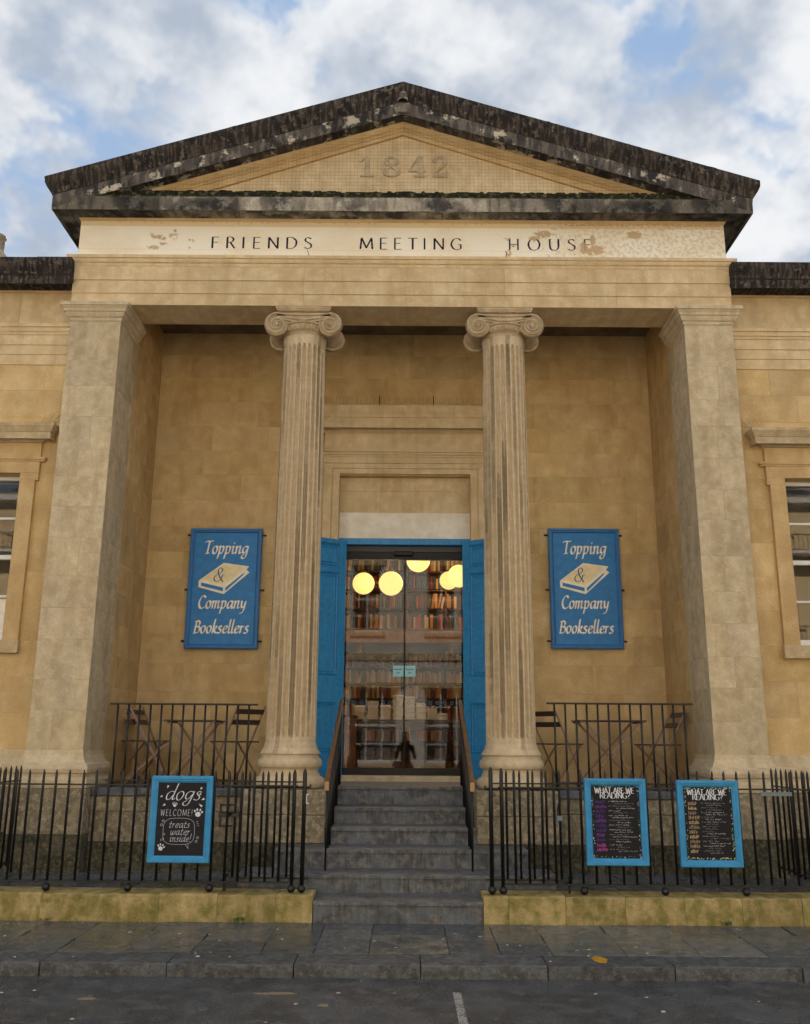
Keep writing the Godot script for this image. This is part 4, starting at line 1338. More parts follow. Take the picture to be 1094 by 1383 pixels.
func make_window(bld: Node3D, x0: float, x1: float, y0: float, y1: float, zw: float, s: int):
	var wd := node(bld, "sash_window")
	var m: Material = M.honey
	# moulded stone surround with ears, frieze and hood
	put(wd, "surround", boxmesh(Vector3(x0 - 0.168, y0, zw - 0.01), Vector3(x0, y1 - 0.08, zw + 0.045), 0.003, Color(0.86, 0.84, 0.80)), m)
	put(wd, "surround", boxmesh(Vector3(x1, y0, zw - 0.01), Vector3(x1 + 0.168, y1 - 0.08, zw + 0.045), 0.003, Color(0.86, 0.84, 0.80)), m)
	put(wd, "surround_ear", boxmesh(Vector3(x0 - 0.20, y1 - 0.08, zw - 0.01), Vector3(x0, y1, zw + 0.046), 0.003, Color(0.86, 0.84, 0.80)), m)
	put(wd, "surround_ear", boxmesh(Vector3(x1, y1 - 0.08, zw - 0.01), Vector3(x1 + 0.20, y1, zw + 0.046), 0.003, Color(0.86, 0.84, 0.80)), m)
	put(wd, "surround_head", boxmesh(Vector3(x0 - 0.20, y1, zw - 0.01), Vector3(x1 + 0.20, y1 + 0.13, zw + 0.047), 0.003, Color(0.86, 0.84, 0.80)), m)
	var st := begin()
	st.set_color(Color(0.86, 0.84, 0.80))
	sweep(st, [Vector2(-0.01, y1 + 0.131), Vector2(0.05, y1 + 0.131), Vector2(0.056, y1 + 0.15), Vector2(0.066, y1 + 0.155), Vector2(0.068, y1 + 0.18), Vector2(-0.01, y1 + 0.18)], rect_path(x0 - 0.20, x1 + 0.20, zw, zw - 0.005))
	put(wd, "head_moulding", finish(st), m)
	put(wd, "frieze_stone", boxmesh(Vector3(x0 - 0.20, y1 + 0.181, zw - 0.01), Vector3(x1 + 0.20, y1 + 0.35, zw + 0.04), 0.003, Color(0.86, 0.84, 0.80)), m)
	st = begin()
	st.set_color(Color(0.88, 0.84, 0.78))
	sweep(st, [Vector2(-0.01, y1 + 0.351), Vector2(0.05, y1 + 0.351), Vector2(0.07, y1 + 0.375), Vector2(0.15, y1 + 0.38), Vector2(0.15, y1 + 0.36), Vector2(0.162, y1 + 0.36), Vector2(0.163, y1 + 0.435), Vector2(0.172, y1 + 0.44), Vector2(0.19, y1 + 0.475), Vector2(0.205, y1 + 0.50), Vector2(0.207, y1 + 0.53), Vector2(-0.01, y1 + 0.56)], rect_path(x0 - 0.17, x1 + 0.17, zw, zw - 0.005))
	put(wd, "hood", finish(st), M.weathered)
	put(wd, "sill", boxmesh(Vector3(x0 - 0.185, y0 - 0.14, zw - 0.01), Vector3(x1 + 0.185, y0 - 0.001, zw + 0.075), 0.005, Color(0.88, 0.84, 0.78)), M.weathered)
	for e in [[x0 - 0.03, x0 + 0.001], [x1 - 0.001, x1 + 0.03]]:
		put(wd, "reveal", boxmesh(Vector3(e[0], y0, zw - 0.44), Vector3(e[1], y1, zw - 0.012), 0.0), m)
	# white sashes
	var zs := zw - 0.13
	put(wd, "sash_stile", boxmesh(Vector3(x0, y0, zs - 0.05), Vector3(x0 + 0.035, y1, zs), 0.003), M.white)
	put(wd, "sash_stile", boxmesh(Vector3(x1 - 0.035, y0, zs - 0.05), Vector3(x1, y1, zs), 0.003), M.white)
	put(wd, "top_rail", boxmesh(Vector3(x0 + 0.035, y1 - 0.04, zs - 0.05), Vector3(x1 - 0.035, y1, zs - 0.001), 0.003), M.white)
	put(wd, "bottom_rail", boxmesh(Vector3(x0 + 0.035, y0, zs - 0.05), Vector3(x1 - 0.035, y0 + 0.075, zs - 0.001), 0.003), M.white)
	put(wd, "meeting_rail", boxmesh(Vector3(x0 + 0.035, 3.465, zs - 0.05), Vector3(x1 - 0.035, 3.515, zs - 0.001), 0.003), M.white)
	for y in [3.06, 3.925]:
		put(wd, "glazing_bar", boxmesh(Vector3(x0 + 0.035, y - 0.013, zs - 0.04), Vector3(x1 - 0.035, y + 0.013, zs - 0.004), 0.003), M.white)
	for k in [1, 2]:
		var xx := lerpf(x0 + 0.035, x1 - 0.035, k / 3.0)
		put(wd, "glazing_bar", boxmesh(Vector3(xx - 0.013, y0 + 0.075, zs - 0.041), Vector3(xx + 0.013, y1 - 0.04, zs - 0.003), 0.003), M.white)
	var ys := [y0 + 0.075, 3.047, 3.073, 3.465, 3.515, 3.912, 3.938, y1 - 0.04]
	for r in 4:
		for k in 3:
			var xa := lerpf(x0 + 0.035, x1 - 0.035, k / 3.0) + 0.013
			var xb := lerpf(x0 + 0.035, x1 - 0.035, (k + 1) / 3.0) - 0.013
			var yc: float = (ys[r * 2] + ys[r * 2 + 1]) * 0.5
			# old panes sit a hair out of true
			var st2 := begin()
			var hw := (xb - xa) / 2.0 + 0.006
			var hh: float = (ys[r * 2 + 1] - ys[r * 2]) / 2.0 + 0.006
			var xf := Transform3D(Basis.from_euler(Vector3(rng.randf_range(-0.006, 0.006), rng.randf_range(-0.008, 0.008), 0)), Vector3((xa + xb) / 2.0, yc, zs - 0.022))
			box(st2, Vector3(-hw, -hh, -0.002), Vector3(hw, hh, 0.002), 0.0, xf)
			put(wd, "pane", finish(st2), M.window_glass)
	# dim room behind the window, closed on all sides
	put(wd, "room_shell", room_shell(x0 - 0.4, x1 + 0.4, 1.4, 5.0, -3.0, zw - 0.46), M.room)
	if s == -1:
		put(wd, "window_card", boxmesh(Vector3(x0 + 0.3, y0 + 0.08, zs - 0.075), Vector3(x1 - 0.045, 3.04, zs - 0.07), 0.0), M.white)

func room_shell(x0: float, x1: float, y0: float, y1: float, z0: float, z1: float) -> ArrayMesh:
	# open towards +z
	var st := begin()
	quad(st, Vector3(x0, y0, z0), Vector3(x1, y0, z0), Vector3(x1, y1, z0), Vector3(x0, y1, z0), Vector3(0, 0, 1))
	quad(st, Vector3(x0, y0, z0), Vector3(x0, y1, z0), Vector3(x0, y1, z1), Vector3(x0, y0, z1), Vector3(1, 0, 0))
	quad(st, Vector3(x1, y0, z0), Vector3(x1, y1, z0), Vector3(x1, y1, z1), Vector3(x1, y0, z1), Vector3(-1, 0, 0))
	quad(st, Vector3(x0, y0, z0), Vector3(x1, y0, z0), Vector3(x1, y0, z1), Vector3(x0, y0, z1), Vector3(0, 1, 0))
	quad(st, Vector3(x0, y1, z0), Vector3(x1, y1, z0), Vector3(x1, y1, z1), Vector3(x0, y1, z1), Vector3(0, -1, 0))
	return finish(st)

# ------------------------------------------------------------------ steps
func make_steps():
	var sp := thing("stone_steps", "flight of worn grey stone steps rising to the glass doors", "steps")
	var zs := [1.295, 0.89, 0.49, 0.10, -0.30, -0.70, -1.80]
	var ys := [0.275, 0.430, 0.597, 0.752, 0.910, 1.10]
	var xs := [[-0.675, 0.747], [-1.385, 1.43], [-1.12, 1.235], [-0.690, 0.790], [-0.690, 0.790], [-0.690, 0.790]]
	var below := 0.06
	for i in 6:
		var e: Array = xs[i]
		var step := node(sp, "step")
		var cut := 0.10 + 0.03 * sin(i * 2.1)
		var parts := [[e[0], cut], [cut, e[1]]] if i < 3 else [[e[0], e[1]]]
		for p in parts:
			var t := rng.randf_range(0.88, 1.0)
			put(step, "tread", worn_block(Vector3(p[0] + 0.001, ys[i] - 0.032, zs[i + 1] - 0.03), Vector3(p[1] - 0.001, ys[i], zs[i] + 0.012), Color(t, t, t), 0.014), M.tread)
			put(step, "riser", boxmesh(Vector3(p[0] + 0.001, below - 0.03, zs[i + 1] - 0.02), Vector3(p[1] - 0.001, ys[i] - 0.033, zs[i] - 0.006), 0.002, Color(t, t, t)), M.step)
		below = ys[i]

# ------------------------------------------------------------------ shop interior
func make_interior():
	var rm := node(self, "shop_room"); structure(rm)
	put(rm, "floor", boxmesh(Vector3(-3.45, 1.05, -10.25), Vector3(3.45, 1.163, -2.21), 0.0), M.floor_wood)
	put(rm, "ceiling", boxmesh(Vector3(-3.65, 6.55, -10.25), Vector3(3.65, 6.65, -2.21), 0.0), M.plaster)
	put(rm, "wall_left", boxmesh(Vector3(-3.65, 1.0, -10.28), Vector3(-3.45, 6.6, -2.21), 0.0), M.plaster)
	put(rm, "wall_right", boxmesh(Vector3(3.45, 1.0, -10.28), Vector3(3.65, 6.6, -2.21), 0.0), M.plaster)
	put(rm, "wall_back", boxmesh(Vector3(-3.65, 1.0, -10.29), Vector3(3.65, 6.6, -9.45), 0.0), M.plaster)
	put(rm, "gallery_beam", boxmesh(Vector3(-3.449, 3.31, -9.44), Vector3(3.449, 3.545, -7.5), 0.01), M.shelf_pale)
	put(rm, "gallery_moulding", boxmesh(Vector3(-3.449, 3.545, -9.44), Vector3(3.449, 3.575, -7.46), 0.008), M.shelf_pale)
	# books piled on the table first, so that each is a thing of its own
	var tb := thing("display_table", "dark wooden display table stacked with books seen through the glass doors", "table", Vector3(0.12, 1.164, -5.4))
	put(tb, "table_top", boxmesh(Vector3(-0.95, 0.67, -0.40), Vector3(0.88, 0.715, 0.40), 0.006), M.shelf)
	put(tb, "apron", boxmesh(Vector3(-0.86, 0.55, -0.34), Vector3(0.80, 0.669, 0.34), 0.004), M.shelf)
	for x in [-0.83, 0.76]:
		for z in [-0.3, 0.3]:
			var st := begin()
			lathe(st, [Vector2(0.0, 0.0), Vector2(0.035, 0.0), Vector2(0.042, 0.05), Vector2(0.03, 0.10), Vector2(0.046, 0.22), Vector2(0.05, 0.36), Vector2(0.032, 0.42), Vector2(0.05, 0.47), Vector2(0.05, 0.549), Vector2(0.0, 0.549)], Vector3(x, 0, z), 12)
			put(tb, "leg", finish(st), M.shelf)
	var stacks := [[-0.62, 6], [-0.42, 8], [-0.22, 7], [-0.03, 11], [0.15, 10], [0.33, 7], [0.50, 5], [0.66, 3]]
	var pal := ["cream", "grey", "pale blue", "ivory"]
	for s in stacks.size():
		var y := 1.880
		var mi := [0, 1, 0, 3, 2, 0, 1, 3]
		for k in stacks[s][1]:
			var th := rng.randf_range(0.028, 0.042)
			var w := rng.randf_range(0.145, 0.165)
			var o := thing("book", "%s book lying in the %s pile on the display table" % [pal[mi[s]], ["leftmost", "second", "third", "tallest", "pale blue-covered", "sixth", "seventh", "rightmost"][s]], "book", Vector3(stacks[s][0] + 0.0 + rng.randf_range(-0.006, 0.006), y, -5.12 + rng.randf_range(-0.01, 0.01)), rng.randf_range(-0.06, 0.06), "books piled on the table")
			o.rotation.y += 0.0
			put(o, "cover", boxmesh(Vector3(-w / 2, 0.0, -0.12), Vector3(w / 2, th - 0.001, 0.12), 0.002), M.paper[mi[s]] if rng.randf() < 0.8 else M.paper[rng.randi() % 4])
			put(o, "pages", boxmesh(Vector3(-w / 2 + 0.004, 0.003, -0.117), Vector3(w / 2 + 0.0015, th - 0.004, 0.1215), 0.001), M.paper[0])
			y += th
			book_count += 1
	# bookcases against the back wall
	var rows_low := [1.55, 1.95, 2.37, 2.67, 2.99]
	var rows_up := [3.74, 4.16, 4.55, 4.93, 5.28]
	for lev in 2:
		var rows: Array = rows_low if lev == 0 else rows_up
		var cs := thing("bookcase", ["dark wooden bookcase on the ground floor behind the display table", "dark wooden bookcase on the upper gallery behind the globe lamps"][lev], "bookcase", Vector3(0.1, rows[0], -9.2))
		var top: float = 1.75 if lev == 0 else 1.95
		put(cs, "back", boxmesh(Vector3(-2.4, -0.38, -0.2), Vector3(2.4, top, -0.17), 0.0), M.shelf)
		for x in [-2.4, -1.62, -0.82, -0.02, 0.78, 1.58, 2.36]:
			put(cs, "upright", boxmesh(Vector3(x, -0.38 if lev == 0 else -0.16, -0.168), Vector3(x + 0.035, top, 0.165), 0.003), M.shelf)
		for r in rows:
			put(cs, "shelf", boxmesh(Vector3(-2.398, r - rows[0] - 0.03, -0.167), Vector3(2.393, r - rows[0], 0.16), 0.003), M.shelf)
	# books on the shelves
	var rest := {}
	var names := ["dark red", "tan", "black", "cream", "rust", "navy", "brown", "amber", "olive"]
	var order := [2.37, 2.67, 2.99, 3.74, 4.16, 4.55, 4.93, 5.28, 1.95, 1.55]
	var bm := {}
	for r in order.size():
		var y: float = order[r]
		var hmax := 0.25 if y < 3.3 else 0.31
		if y == 1.55 or y == 1.95: hmax = 0.33
		for bay in 6:
			var x: float = -2.265 + [0.0, 0.78, 1.58, 2.38, 3.18, 3.98][bay]
			var xe: float = x + 0.735
			if xe < -1.5 or x > 1.75:
				continue
			while x < xe - 0.06:
				var w := snappedf(rng.randf_range(0.028, 0.06), 0.008)
				if rng.randf() < 0.05 and y > 3.5:
					x += rng.randf_range(0.05, 0.12)
					continue
				var hh := snappedf(rng.randf_range(hmax * 0.72, hmax), 0.02)
				var ci: int = [1, 3, 7, 4, 0, 6, 1, 7, 3][rng.randi() % 9] if y < 3.3 and y > 2.2 else rng.randi() % 9
				var lean := rng.randf_range(0.08, 0.22) if rng.randf() < 0.07 else 0.0
				var at := Vector3(x + w / 2, y + 0.001, -9.06 + rng.randf_range(-0.02, 0.015))
				if x > 1.6 or x + w < -1.35:
					x += w + 0.001
					continue
				var key := "%.3f_%.3f" % [w, hh]
				if not bm.has(key):
					bm[key] = boxmesh(Vector3(-w / 2 + 0.001, 0, -0.08), Vector3(w / 2 - 0.001, hh, 0.08), 0.003)
				if book_count < 300:
					var o := put(self, "book", bm[key], M.books[ci], at)
					tag(o, "%s book upright on the %s" % [names[ci], "gallery bookcase" if y > 3.3 else "ground floor bookcase"], "book", "books upright on the shelves")
					o.rotation.z = -lean
					book_count += 1
				else:
					if not rest.has(ci):
						rest[ci] = begin()
					rest[ci].append_from(bm[key], 0, Transform3D(Basis(Vector3.BACK, -lean), at))
				x += w + 0.002 + lean * 0.12
	for ci in rest:
		var o := put(self, "shelved_books", rest[ci].commit(), M.books[ci])
		stuff(o)
		tag(o, "%s books filling the remaining shelves of the bookcases" % names[ci], "books", "remaining shelved books")
	# globe lamps
	var lamps := [[Vector3(-0.611, 4.056, -5.33), "leftmost glowing globe lamp beyond the glass door"], [Vector3(-0.14, 3.835, -3.98), "large glowing globe lamp, second from the left beyond the glass"], [Vector3(0.272, 4.266, -4.40), "highest glowing globe lamp, cut by the door head"], [Vector3(0.923, 4.618, -8.30), "smaller farther glowing globe lamp right of centre"], [Vector3(0.926, 4.106, -4.85), "rightmost glowing globe lamp half hidden by the blue door"]]
	for l in lamps:
		var o := thing("globe_lamp", l[1], "lamp", l[0], 0.0, "globe lamps in the shop")
		var st := begin(true)
		ball(st, Vector3.ZERO, 0.18, 28)
		put(o, "globe", finish(st), M.lamp)
		st = begin()
		bar(st, Vector3(0, 0.19, 0), Vector3(0, 6.55 - l[0].y, 0), 0.004, -1.0, 6)
		put(o, "cord", finish(st), M.black)
		st = begin()
		lathe(st, [Vector2(0.0, 0.17), Vector2(0.05, 0.172), Vector2(0.045, 0.2), Vector2(0.012, 0.22), Vector2(0.0, 0.22)], Vector3.ZERO, 14)
		put(o, "cap", finish(st), M.brass)
		var li := OmniLight3D.new()
		li.name = "lamp_light"
		li.light_color = Color(1.0, 0.84, 0.60)
		li.light_energy = 0.17
		li.light_size = 0.17
		li.omni_range = 14.0
		li.omni_attenuation = 2.0
		li.shadow_enabled = true
		o.add_child(li)
	# small brass spotlights under the gallery
	for x in [-0.80, 0.98]:
		var o := thing("spotlight", "small brass spotlight under the gallery, %s" % ["left of the door joint", "right of the door joint"][0 if x < 0 else 1], "spotlight", Vector3(x, 3.309, -7.6), 0.0, "spotlights under the gallery")
		var st := begin()
		bar(st, Vector3(0, 0, 0), Vector3(0, -0.06, 0), 0.012, -1.0, 8)
		put(o, "stem", finish(st), M.brass)
		st = begin()
		bar(st, Vector3(-0.03 * signf(x), -0.05, 0.0), Vector3(0.05 * signf(x) * -1.0, -0.20, 0.05), 0.05, 0.06, 12)
		put(o, "shade", finish(st), M.brass)
	# counter on the left
	var ct := thing("wooden_counter", "low plain wooden counter just inside the door on the left", "counter", Vector3(-1.05, 1.164, -4.1))
	put(ct, "body", boxmesh(Vector3(-0.6, 0.0, -0.3), Vector3(0.42, 0.72, 0.3), 0.004), M.shelf_pale)
	put(ct, "top", boxmesh(Vector3(-0.62, 0.72, -0.32), Vector3(0.44, 0.75, 0.32), 0.004), M.shelf)

# ------------------------------------------------------------------ low walls and ironwork
func make_low_walls_and_railings():
	var lists := [[-6.4, -5.6, -4.75, -3.85, -2.949, -1.961, -1.474, -0.986, -0.677], [0.749, 0.959, 1.435, 1.935, 2.43, 2.908, 3.408, 4.2, 5.1, 6.0]]
	for k in 2:
		var w := thing("low_stone_wall", ["low yellow stone kerb wall with green algae, left of the steps", "low yellow stone kerb wall with green algae, right of the steps"][k], "low wall")
		var xs: Array = lists[k]
		for i in xs.size() - 1:
			var t := rng.randf_range(0.82, 1.0)
			put_cut(w, "stone", worn_block(Vector3(xs[i] + 0.002, 0.06, 0.985), Vector3(xs[i + 1] - 0.002, 0.322 + rng.randf_range(-0.004, 0.004), 1.30 + rng.randf_range(-0.005, 0.005)), Color(t, t, t * 0.97), 0.018), M.low_wall_cut)
			if i > 0:
				put(w, "mortar_joint", boxmesh(Vector3(xs[i] - 0.0035, 0.07, 1.0), Vector3(xs[i] + 0.0035, 0.305, 1.295), 0.0), M.low_wall_top)
	var ball_mesh := begin(true)
	ball(ball_mesh, Vector3.ZERO, 0.034, 14)
	var foot := finish(ball_mesh)
	for k in 2:
		var s := -1 if k == 0 else 1
		var rl := thing("iron_railing", ["black iron spear railing on the low wall left of the steps", "black iron spear railing on the low wall right of the steps"][k], "railing", Vector3(0, 0, 1.2))
		var top := 1.318 if k == 0 else 1.345
		var br := spear(0.402, top, 0.0115)
		var x0 := -0.872 if k == 0 else 0.927
		var sp := 0.1153 if k == 0 else 0.1142
		for i in 38:
			var x := x0 + s * sp * i
			var thick := i == 0
			var o := put(rl, "bar", spear(0.36, top + 0.012, 0.0165) if thick else br, M.iron, Vector3(x, 0, rng.randf_range(-0.002, 0.002)))
			o.rotation = Vector3(0, 0, rng.randf_range(-0.008, 0.008))
			if i % 6 == 0:
				put(rl, "ball_foot", foot, M.iron, Vector3(x, 0.356, 0.012))
		var xe := x0 + s * sp * 37.5
		var st := begin()
		box(st, Vector3(minf(x0, xe) - 0.03, 1.183, -0.009), Vector3(maxf(x0, xe) + 0.03, 1.197, 0.009), 0.002)
		put(rl, "top_rail", finish(st), M.iron)
		st = begin()
		box(st, Vector3(minf(x0, xe) - 0.02, 0.396, -0.012), Vector3(maxf(x0, xe) + 0.02, 0.410, 0.012), 0.002)
		put(rl, "bottom_rail", finish(st), M.iron)
		if k == 1:
			put(rl, "grey_plate", boxmesh(Vector3(3.17, 1.135, 0.012), Vector3(3.44, 1.170, 0.02), 0.002), M.zinc)
		# gate folded back behind the railing
		var hx := -0.784 if k == 0 else 0.833
		var gt := thing("iron_gate", ["narrow black iron gate folded open behind the left railing", "narrow black iron gate folded open behind the right railing"][k], "gate", Vector3(hx, 0, 1.15))
		put(gt, "hinge_post", spear(0.33, top + 0.02, 0.0185), M.iron, Vector3(0, 0, 0.05))
		put(gt, "ball_foot", foot, M.iron, Vector3(0, 0.356, 0.062))
		for i in range(1, 6):
			put(gt, "bar", spear(0.43, top - 0.005, 0.0105), M.iron, Vector3(s * (0.025 + 0.1155 * i), 0, 0))
		st = begin()
		bar(st, Vector3(-s * 0.045, 1.178, 0.03), Vector3(s * 0.64, 1.178, 0.0), 0.009, -1.0, 8)
		bar(st, Vector3(-s * 0.045, 1.17, 0.03), Vector3(-s * 0.05, 1.205, 0.03), 0.011, 0.006, 8)
		put(gt, "top_rail", finish(st), M.iron)
		put(gt, "bottom_rail", boxmesh(Vector3(minf(-s * 0.05, s * 0.63), 0.424, -0.010), Vector3(maxf(-s * 0.05, s * 0.63), 0.438, 0.010), 0.002), M.iron)
		put(gt, "top_cross_rail", boxmesh(Vector3(minf(0.0, s * 0.63), 1.215, -0.008), Vector3(maxf(0.0, s * 0.63), 1.227, 0.004), 0.002), M.iron)
		if k == 0:
			st = begin()
			box(st, Vector3(-0.735, 0.845, 0.012), Vector3(-0.715, 1.035, 0.03), 0.002)
			box(st, Vector3(-0.735, 1.018, 0.012), Vector3(-0.60, 1.036, 0.03), 0.002)
			box(st, Vector3(-0.735, 0.845, 0.012), Vector3(-0.62, 0.862, 0.03), 0.002)
			box(st, Vector3(-0.74, 0.925, 0.015), Vector3(-0.555, 0.965, 0.036), 0.003)
			bar(st, Vector3(-0.655, 0.945, 0.03), Vector3(-0.625, 0.96, 0.055), 0.010, -1.0, 8)
			put(gt, "lock_case", finish(st), M.iron)
			put(gt, "drop_bolt", bolt_mesh(), M.iron, Vector3(-0.66, 0, 0.02))
			# white keep on the hinge post
			st = begin()
			box(st, Vector3(0.018, 1.045, 0.075), Vector3(0.024, 1.125, 0.085), 0.001)
			box(st, Vector3(0.018, 1.045, 0.075), Vector3(0.042, 1.053, 0.085), 0.001)
			box(st, Vector3(0.018, 1.117, 0.075), Vector3(0.042, 1.125, 0.085), 0.001)
			put(gt, "white_keep", finish(st), M.white)
		else:
			put(gt, "drop_bolt", bolt_mesh(), M.iron, Vector3(0.66, 0, 0.02))
			var pl := thing("padlock", "small steel padlock on a black cable hanging on the right gate", "padlock", Vector3(1.425, 0.935, 1.185))
			put(pl, "lock_body", boxmesh(Vector3(-0.026, -0.02, -0.012), Vector3(0.026, 0.022, 0.012), 0.004), M.zinc)
			st = begin()
			for i in 10:
				var a0 := PI * i / 10.0
				var a1 := PI * (i + 1) / 10.0
				bar(st, Vector3(cos(a0) * 0.012, 0.02 + sin(a0) * 0.10, -0.012), Vector3(cos(a1) * 0.012, 0.02 + sin(a1) * 0.10, -0.012), 0.006, -1.0, 6)
			put(pl, "cable", finish(st), M.black)
		# return railing that divides the paved strip, with a stouter corner post
		var rt := thing("return_railing", ["black iron railing running back to the wall, at the left edge", "black iron railing running back to the wall, at the right edge"][k], "railing", Vector3(3.67 * s, 0, 1.14))
		for i in 9:
			put(rt, "bar", spear(0.33 if i in [0, 8] else 0.40, top + (0.03 if i == 0 else 0.0), 0.02 if i == 0 else 0.0115), M.iron, Vector3(0, 0, -0.118 * i))
		put(rt, "top_rail", boxmesh(Vector3(-0.009, 1.168, -0.96), Vector3(0.009, 1.181, 0.0), 0.002), M.iron)
		put(rt, "bottom_rail", boxmesh(Vector3(-0.012, 0.424, -0.96), Vector3(0.012, 0.437, 0.0), 0.002), M.iron)
		put(rt, "rail_clamp", boxmesh(Vector3(-0.035, 1.12, -0.03), Vector3(0.05, 1.2, 0.035), 0.006), M.iron)
	# guard rails of the portico between pilaster and column
	for k in 2:
		var xa := -2.944 if k == 0 else 1.551
		var xb := -1.453 if k == 0 else 3.026
		var yt := 1.93 if k == 0 else 1.965
		var gr := thing("guard_rail", ["plain black guard rail between the left pilaster and left column", "plain black guard rail between the right column and right pilaster"][k], "railing", Vector3(0, 0, -0.14))
		put(gr, "top_rail", boxmesh(Vector3(xa - 0.01, yt - 0.014, -0.022), Vector3(xb + 0.02, yt + 0.004, 0.022), 0.004), M.iron)
		for i in 13:
			var x := lerpf(xa + 0.07, xb - 0.07, i / 12.0)
			put(gr, "bar", plain_bar(1.10, yt - 0.013, 0.0105), M.iron, Vector3(x, 0, 0))
		put(gr, "bottom_rail", boxmesh(Vector3(xa, 1.16, -0.014), Vector3(xb, 1.174, 0.014), 0.002), M.iron)
	# stair handrails
	for k in 2:
		var x := -0.632 if k == 0 else 0.708
		var hr := thing("stair_handrail", ["wooden handrail on black iron balusters at the left of the steps", "wooden handrail on black iron balusters at the right of the steps"][k], "handrail", Vector3(x, 0, 0))
		var p0 := Vector3(0, 1.175, 0.70)
		var p1 := Vector3(0, 2.0, -1.08)
		var st := begin()
		var d := (p1 - p0).normalized()
		var up := Vector3.RIGHT.cross(d).normalized()
		if up.y < 0.0: up = -up
		box(st, Vector3(-0.022, -0.004, 0.0), Vector3(0.022, 0.036, (p1 - p0).length()), 0.012, Transform3D(Basis(Vector3.RIGHT, up, Vector3.RIGHT.cross(up)) if Vector3.RIGHT.cross(up).dot(d) > 0.0 else Basis(-Vector3.RIGHT, up, (-Vector3.RIGHT).cross(up)), p0))
		put(hr, "handrail", finish(st), M.oak)
		st = begin()
		box(st, Vector3(-0.0215, -0.05, 0.0), Vector3(0.0215, 0.032, 0.024), 0.012)
		put(hr, "handrail_end", finish(st), M.oak_end, p0 + Vector3(0, 0.0, 0.002))
		st = begin()
		strap(st, p0 + up * -0.008 + d * 0.01, p1 + up * -0.008 - d * 0.01, Vector3.RIGHT, 0.04, 0.008)
		put(hr, "iron_strap", finish(st), M.iron)
		var feet := [[0.655, 0.430], [0.42, 0.597], [0.18, 0.597], [0.0, 0.752], [-0.20, 0.752], [-0.42, 0.910], [-0.62, 0.910], [-0.82, 1.10], [-1.03, 1.10]]
		for f in feet:
			var t: float = (0.70 - f[0]) / 1.78
			put(hr, "baluster", plain_bar(f[1], lerpf(p0.y, p1.y, t) - 0.008, 0.0095), M.iron, Vector3(0, 0, f[0]))

func bolt_mesh() -> ArrayMesh:
	var st := begin()
	bar(st, Vector3(0, 0.33, 0), Vector3(0, 0.46, 0.01), 0.011, -1.0, 8)
	bar(st, Vector3(-0.04, 0.40, 0), Vector3(0.03, 0.46, 0.02), 0.010, -1.0, 8)
	return finish(st)

func spear(y0: float, y1: float, r: float) -> ArrayMesh:
	var st := begin(true)
	lathe(st, [Vector2(0.0, y0), Vector2(r, y0), Vector2(r, y1 - 0.045), Vector2(r * 0.92, y1 - 0.03), Vector2(r * 0.35, y1 - 0.006), Vector2(0.0, y1)], Vector3.ZERO, 8)
	return finish(st)

func plain_bar(y0: float, y1: float, r: float) -> ArrayMesh:
	var st := begin(true)
	lathe(st, [Vector2(0.0, y0), Vector2(r, y0), Vector2(r, y1), Vector2(0.0, y1)], Vector3.ZERO, 8)
	return finish(st)

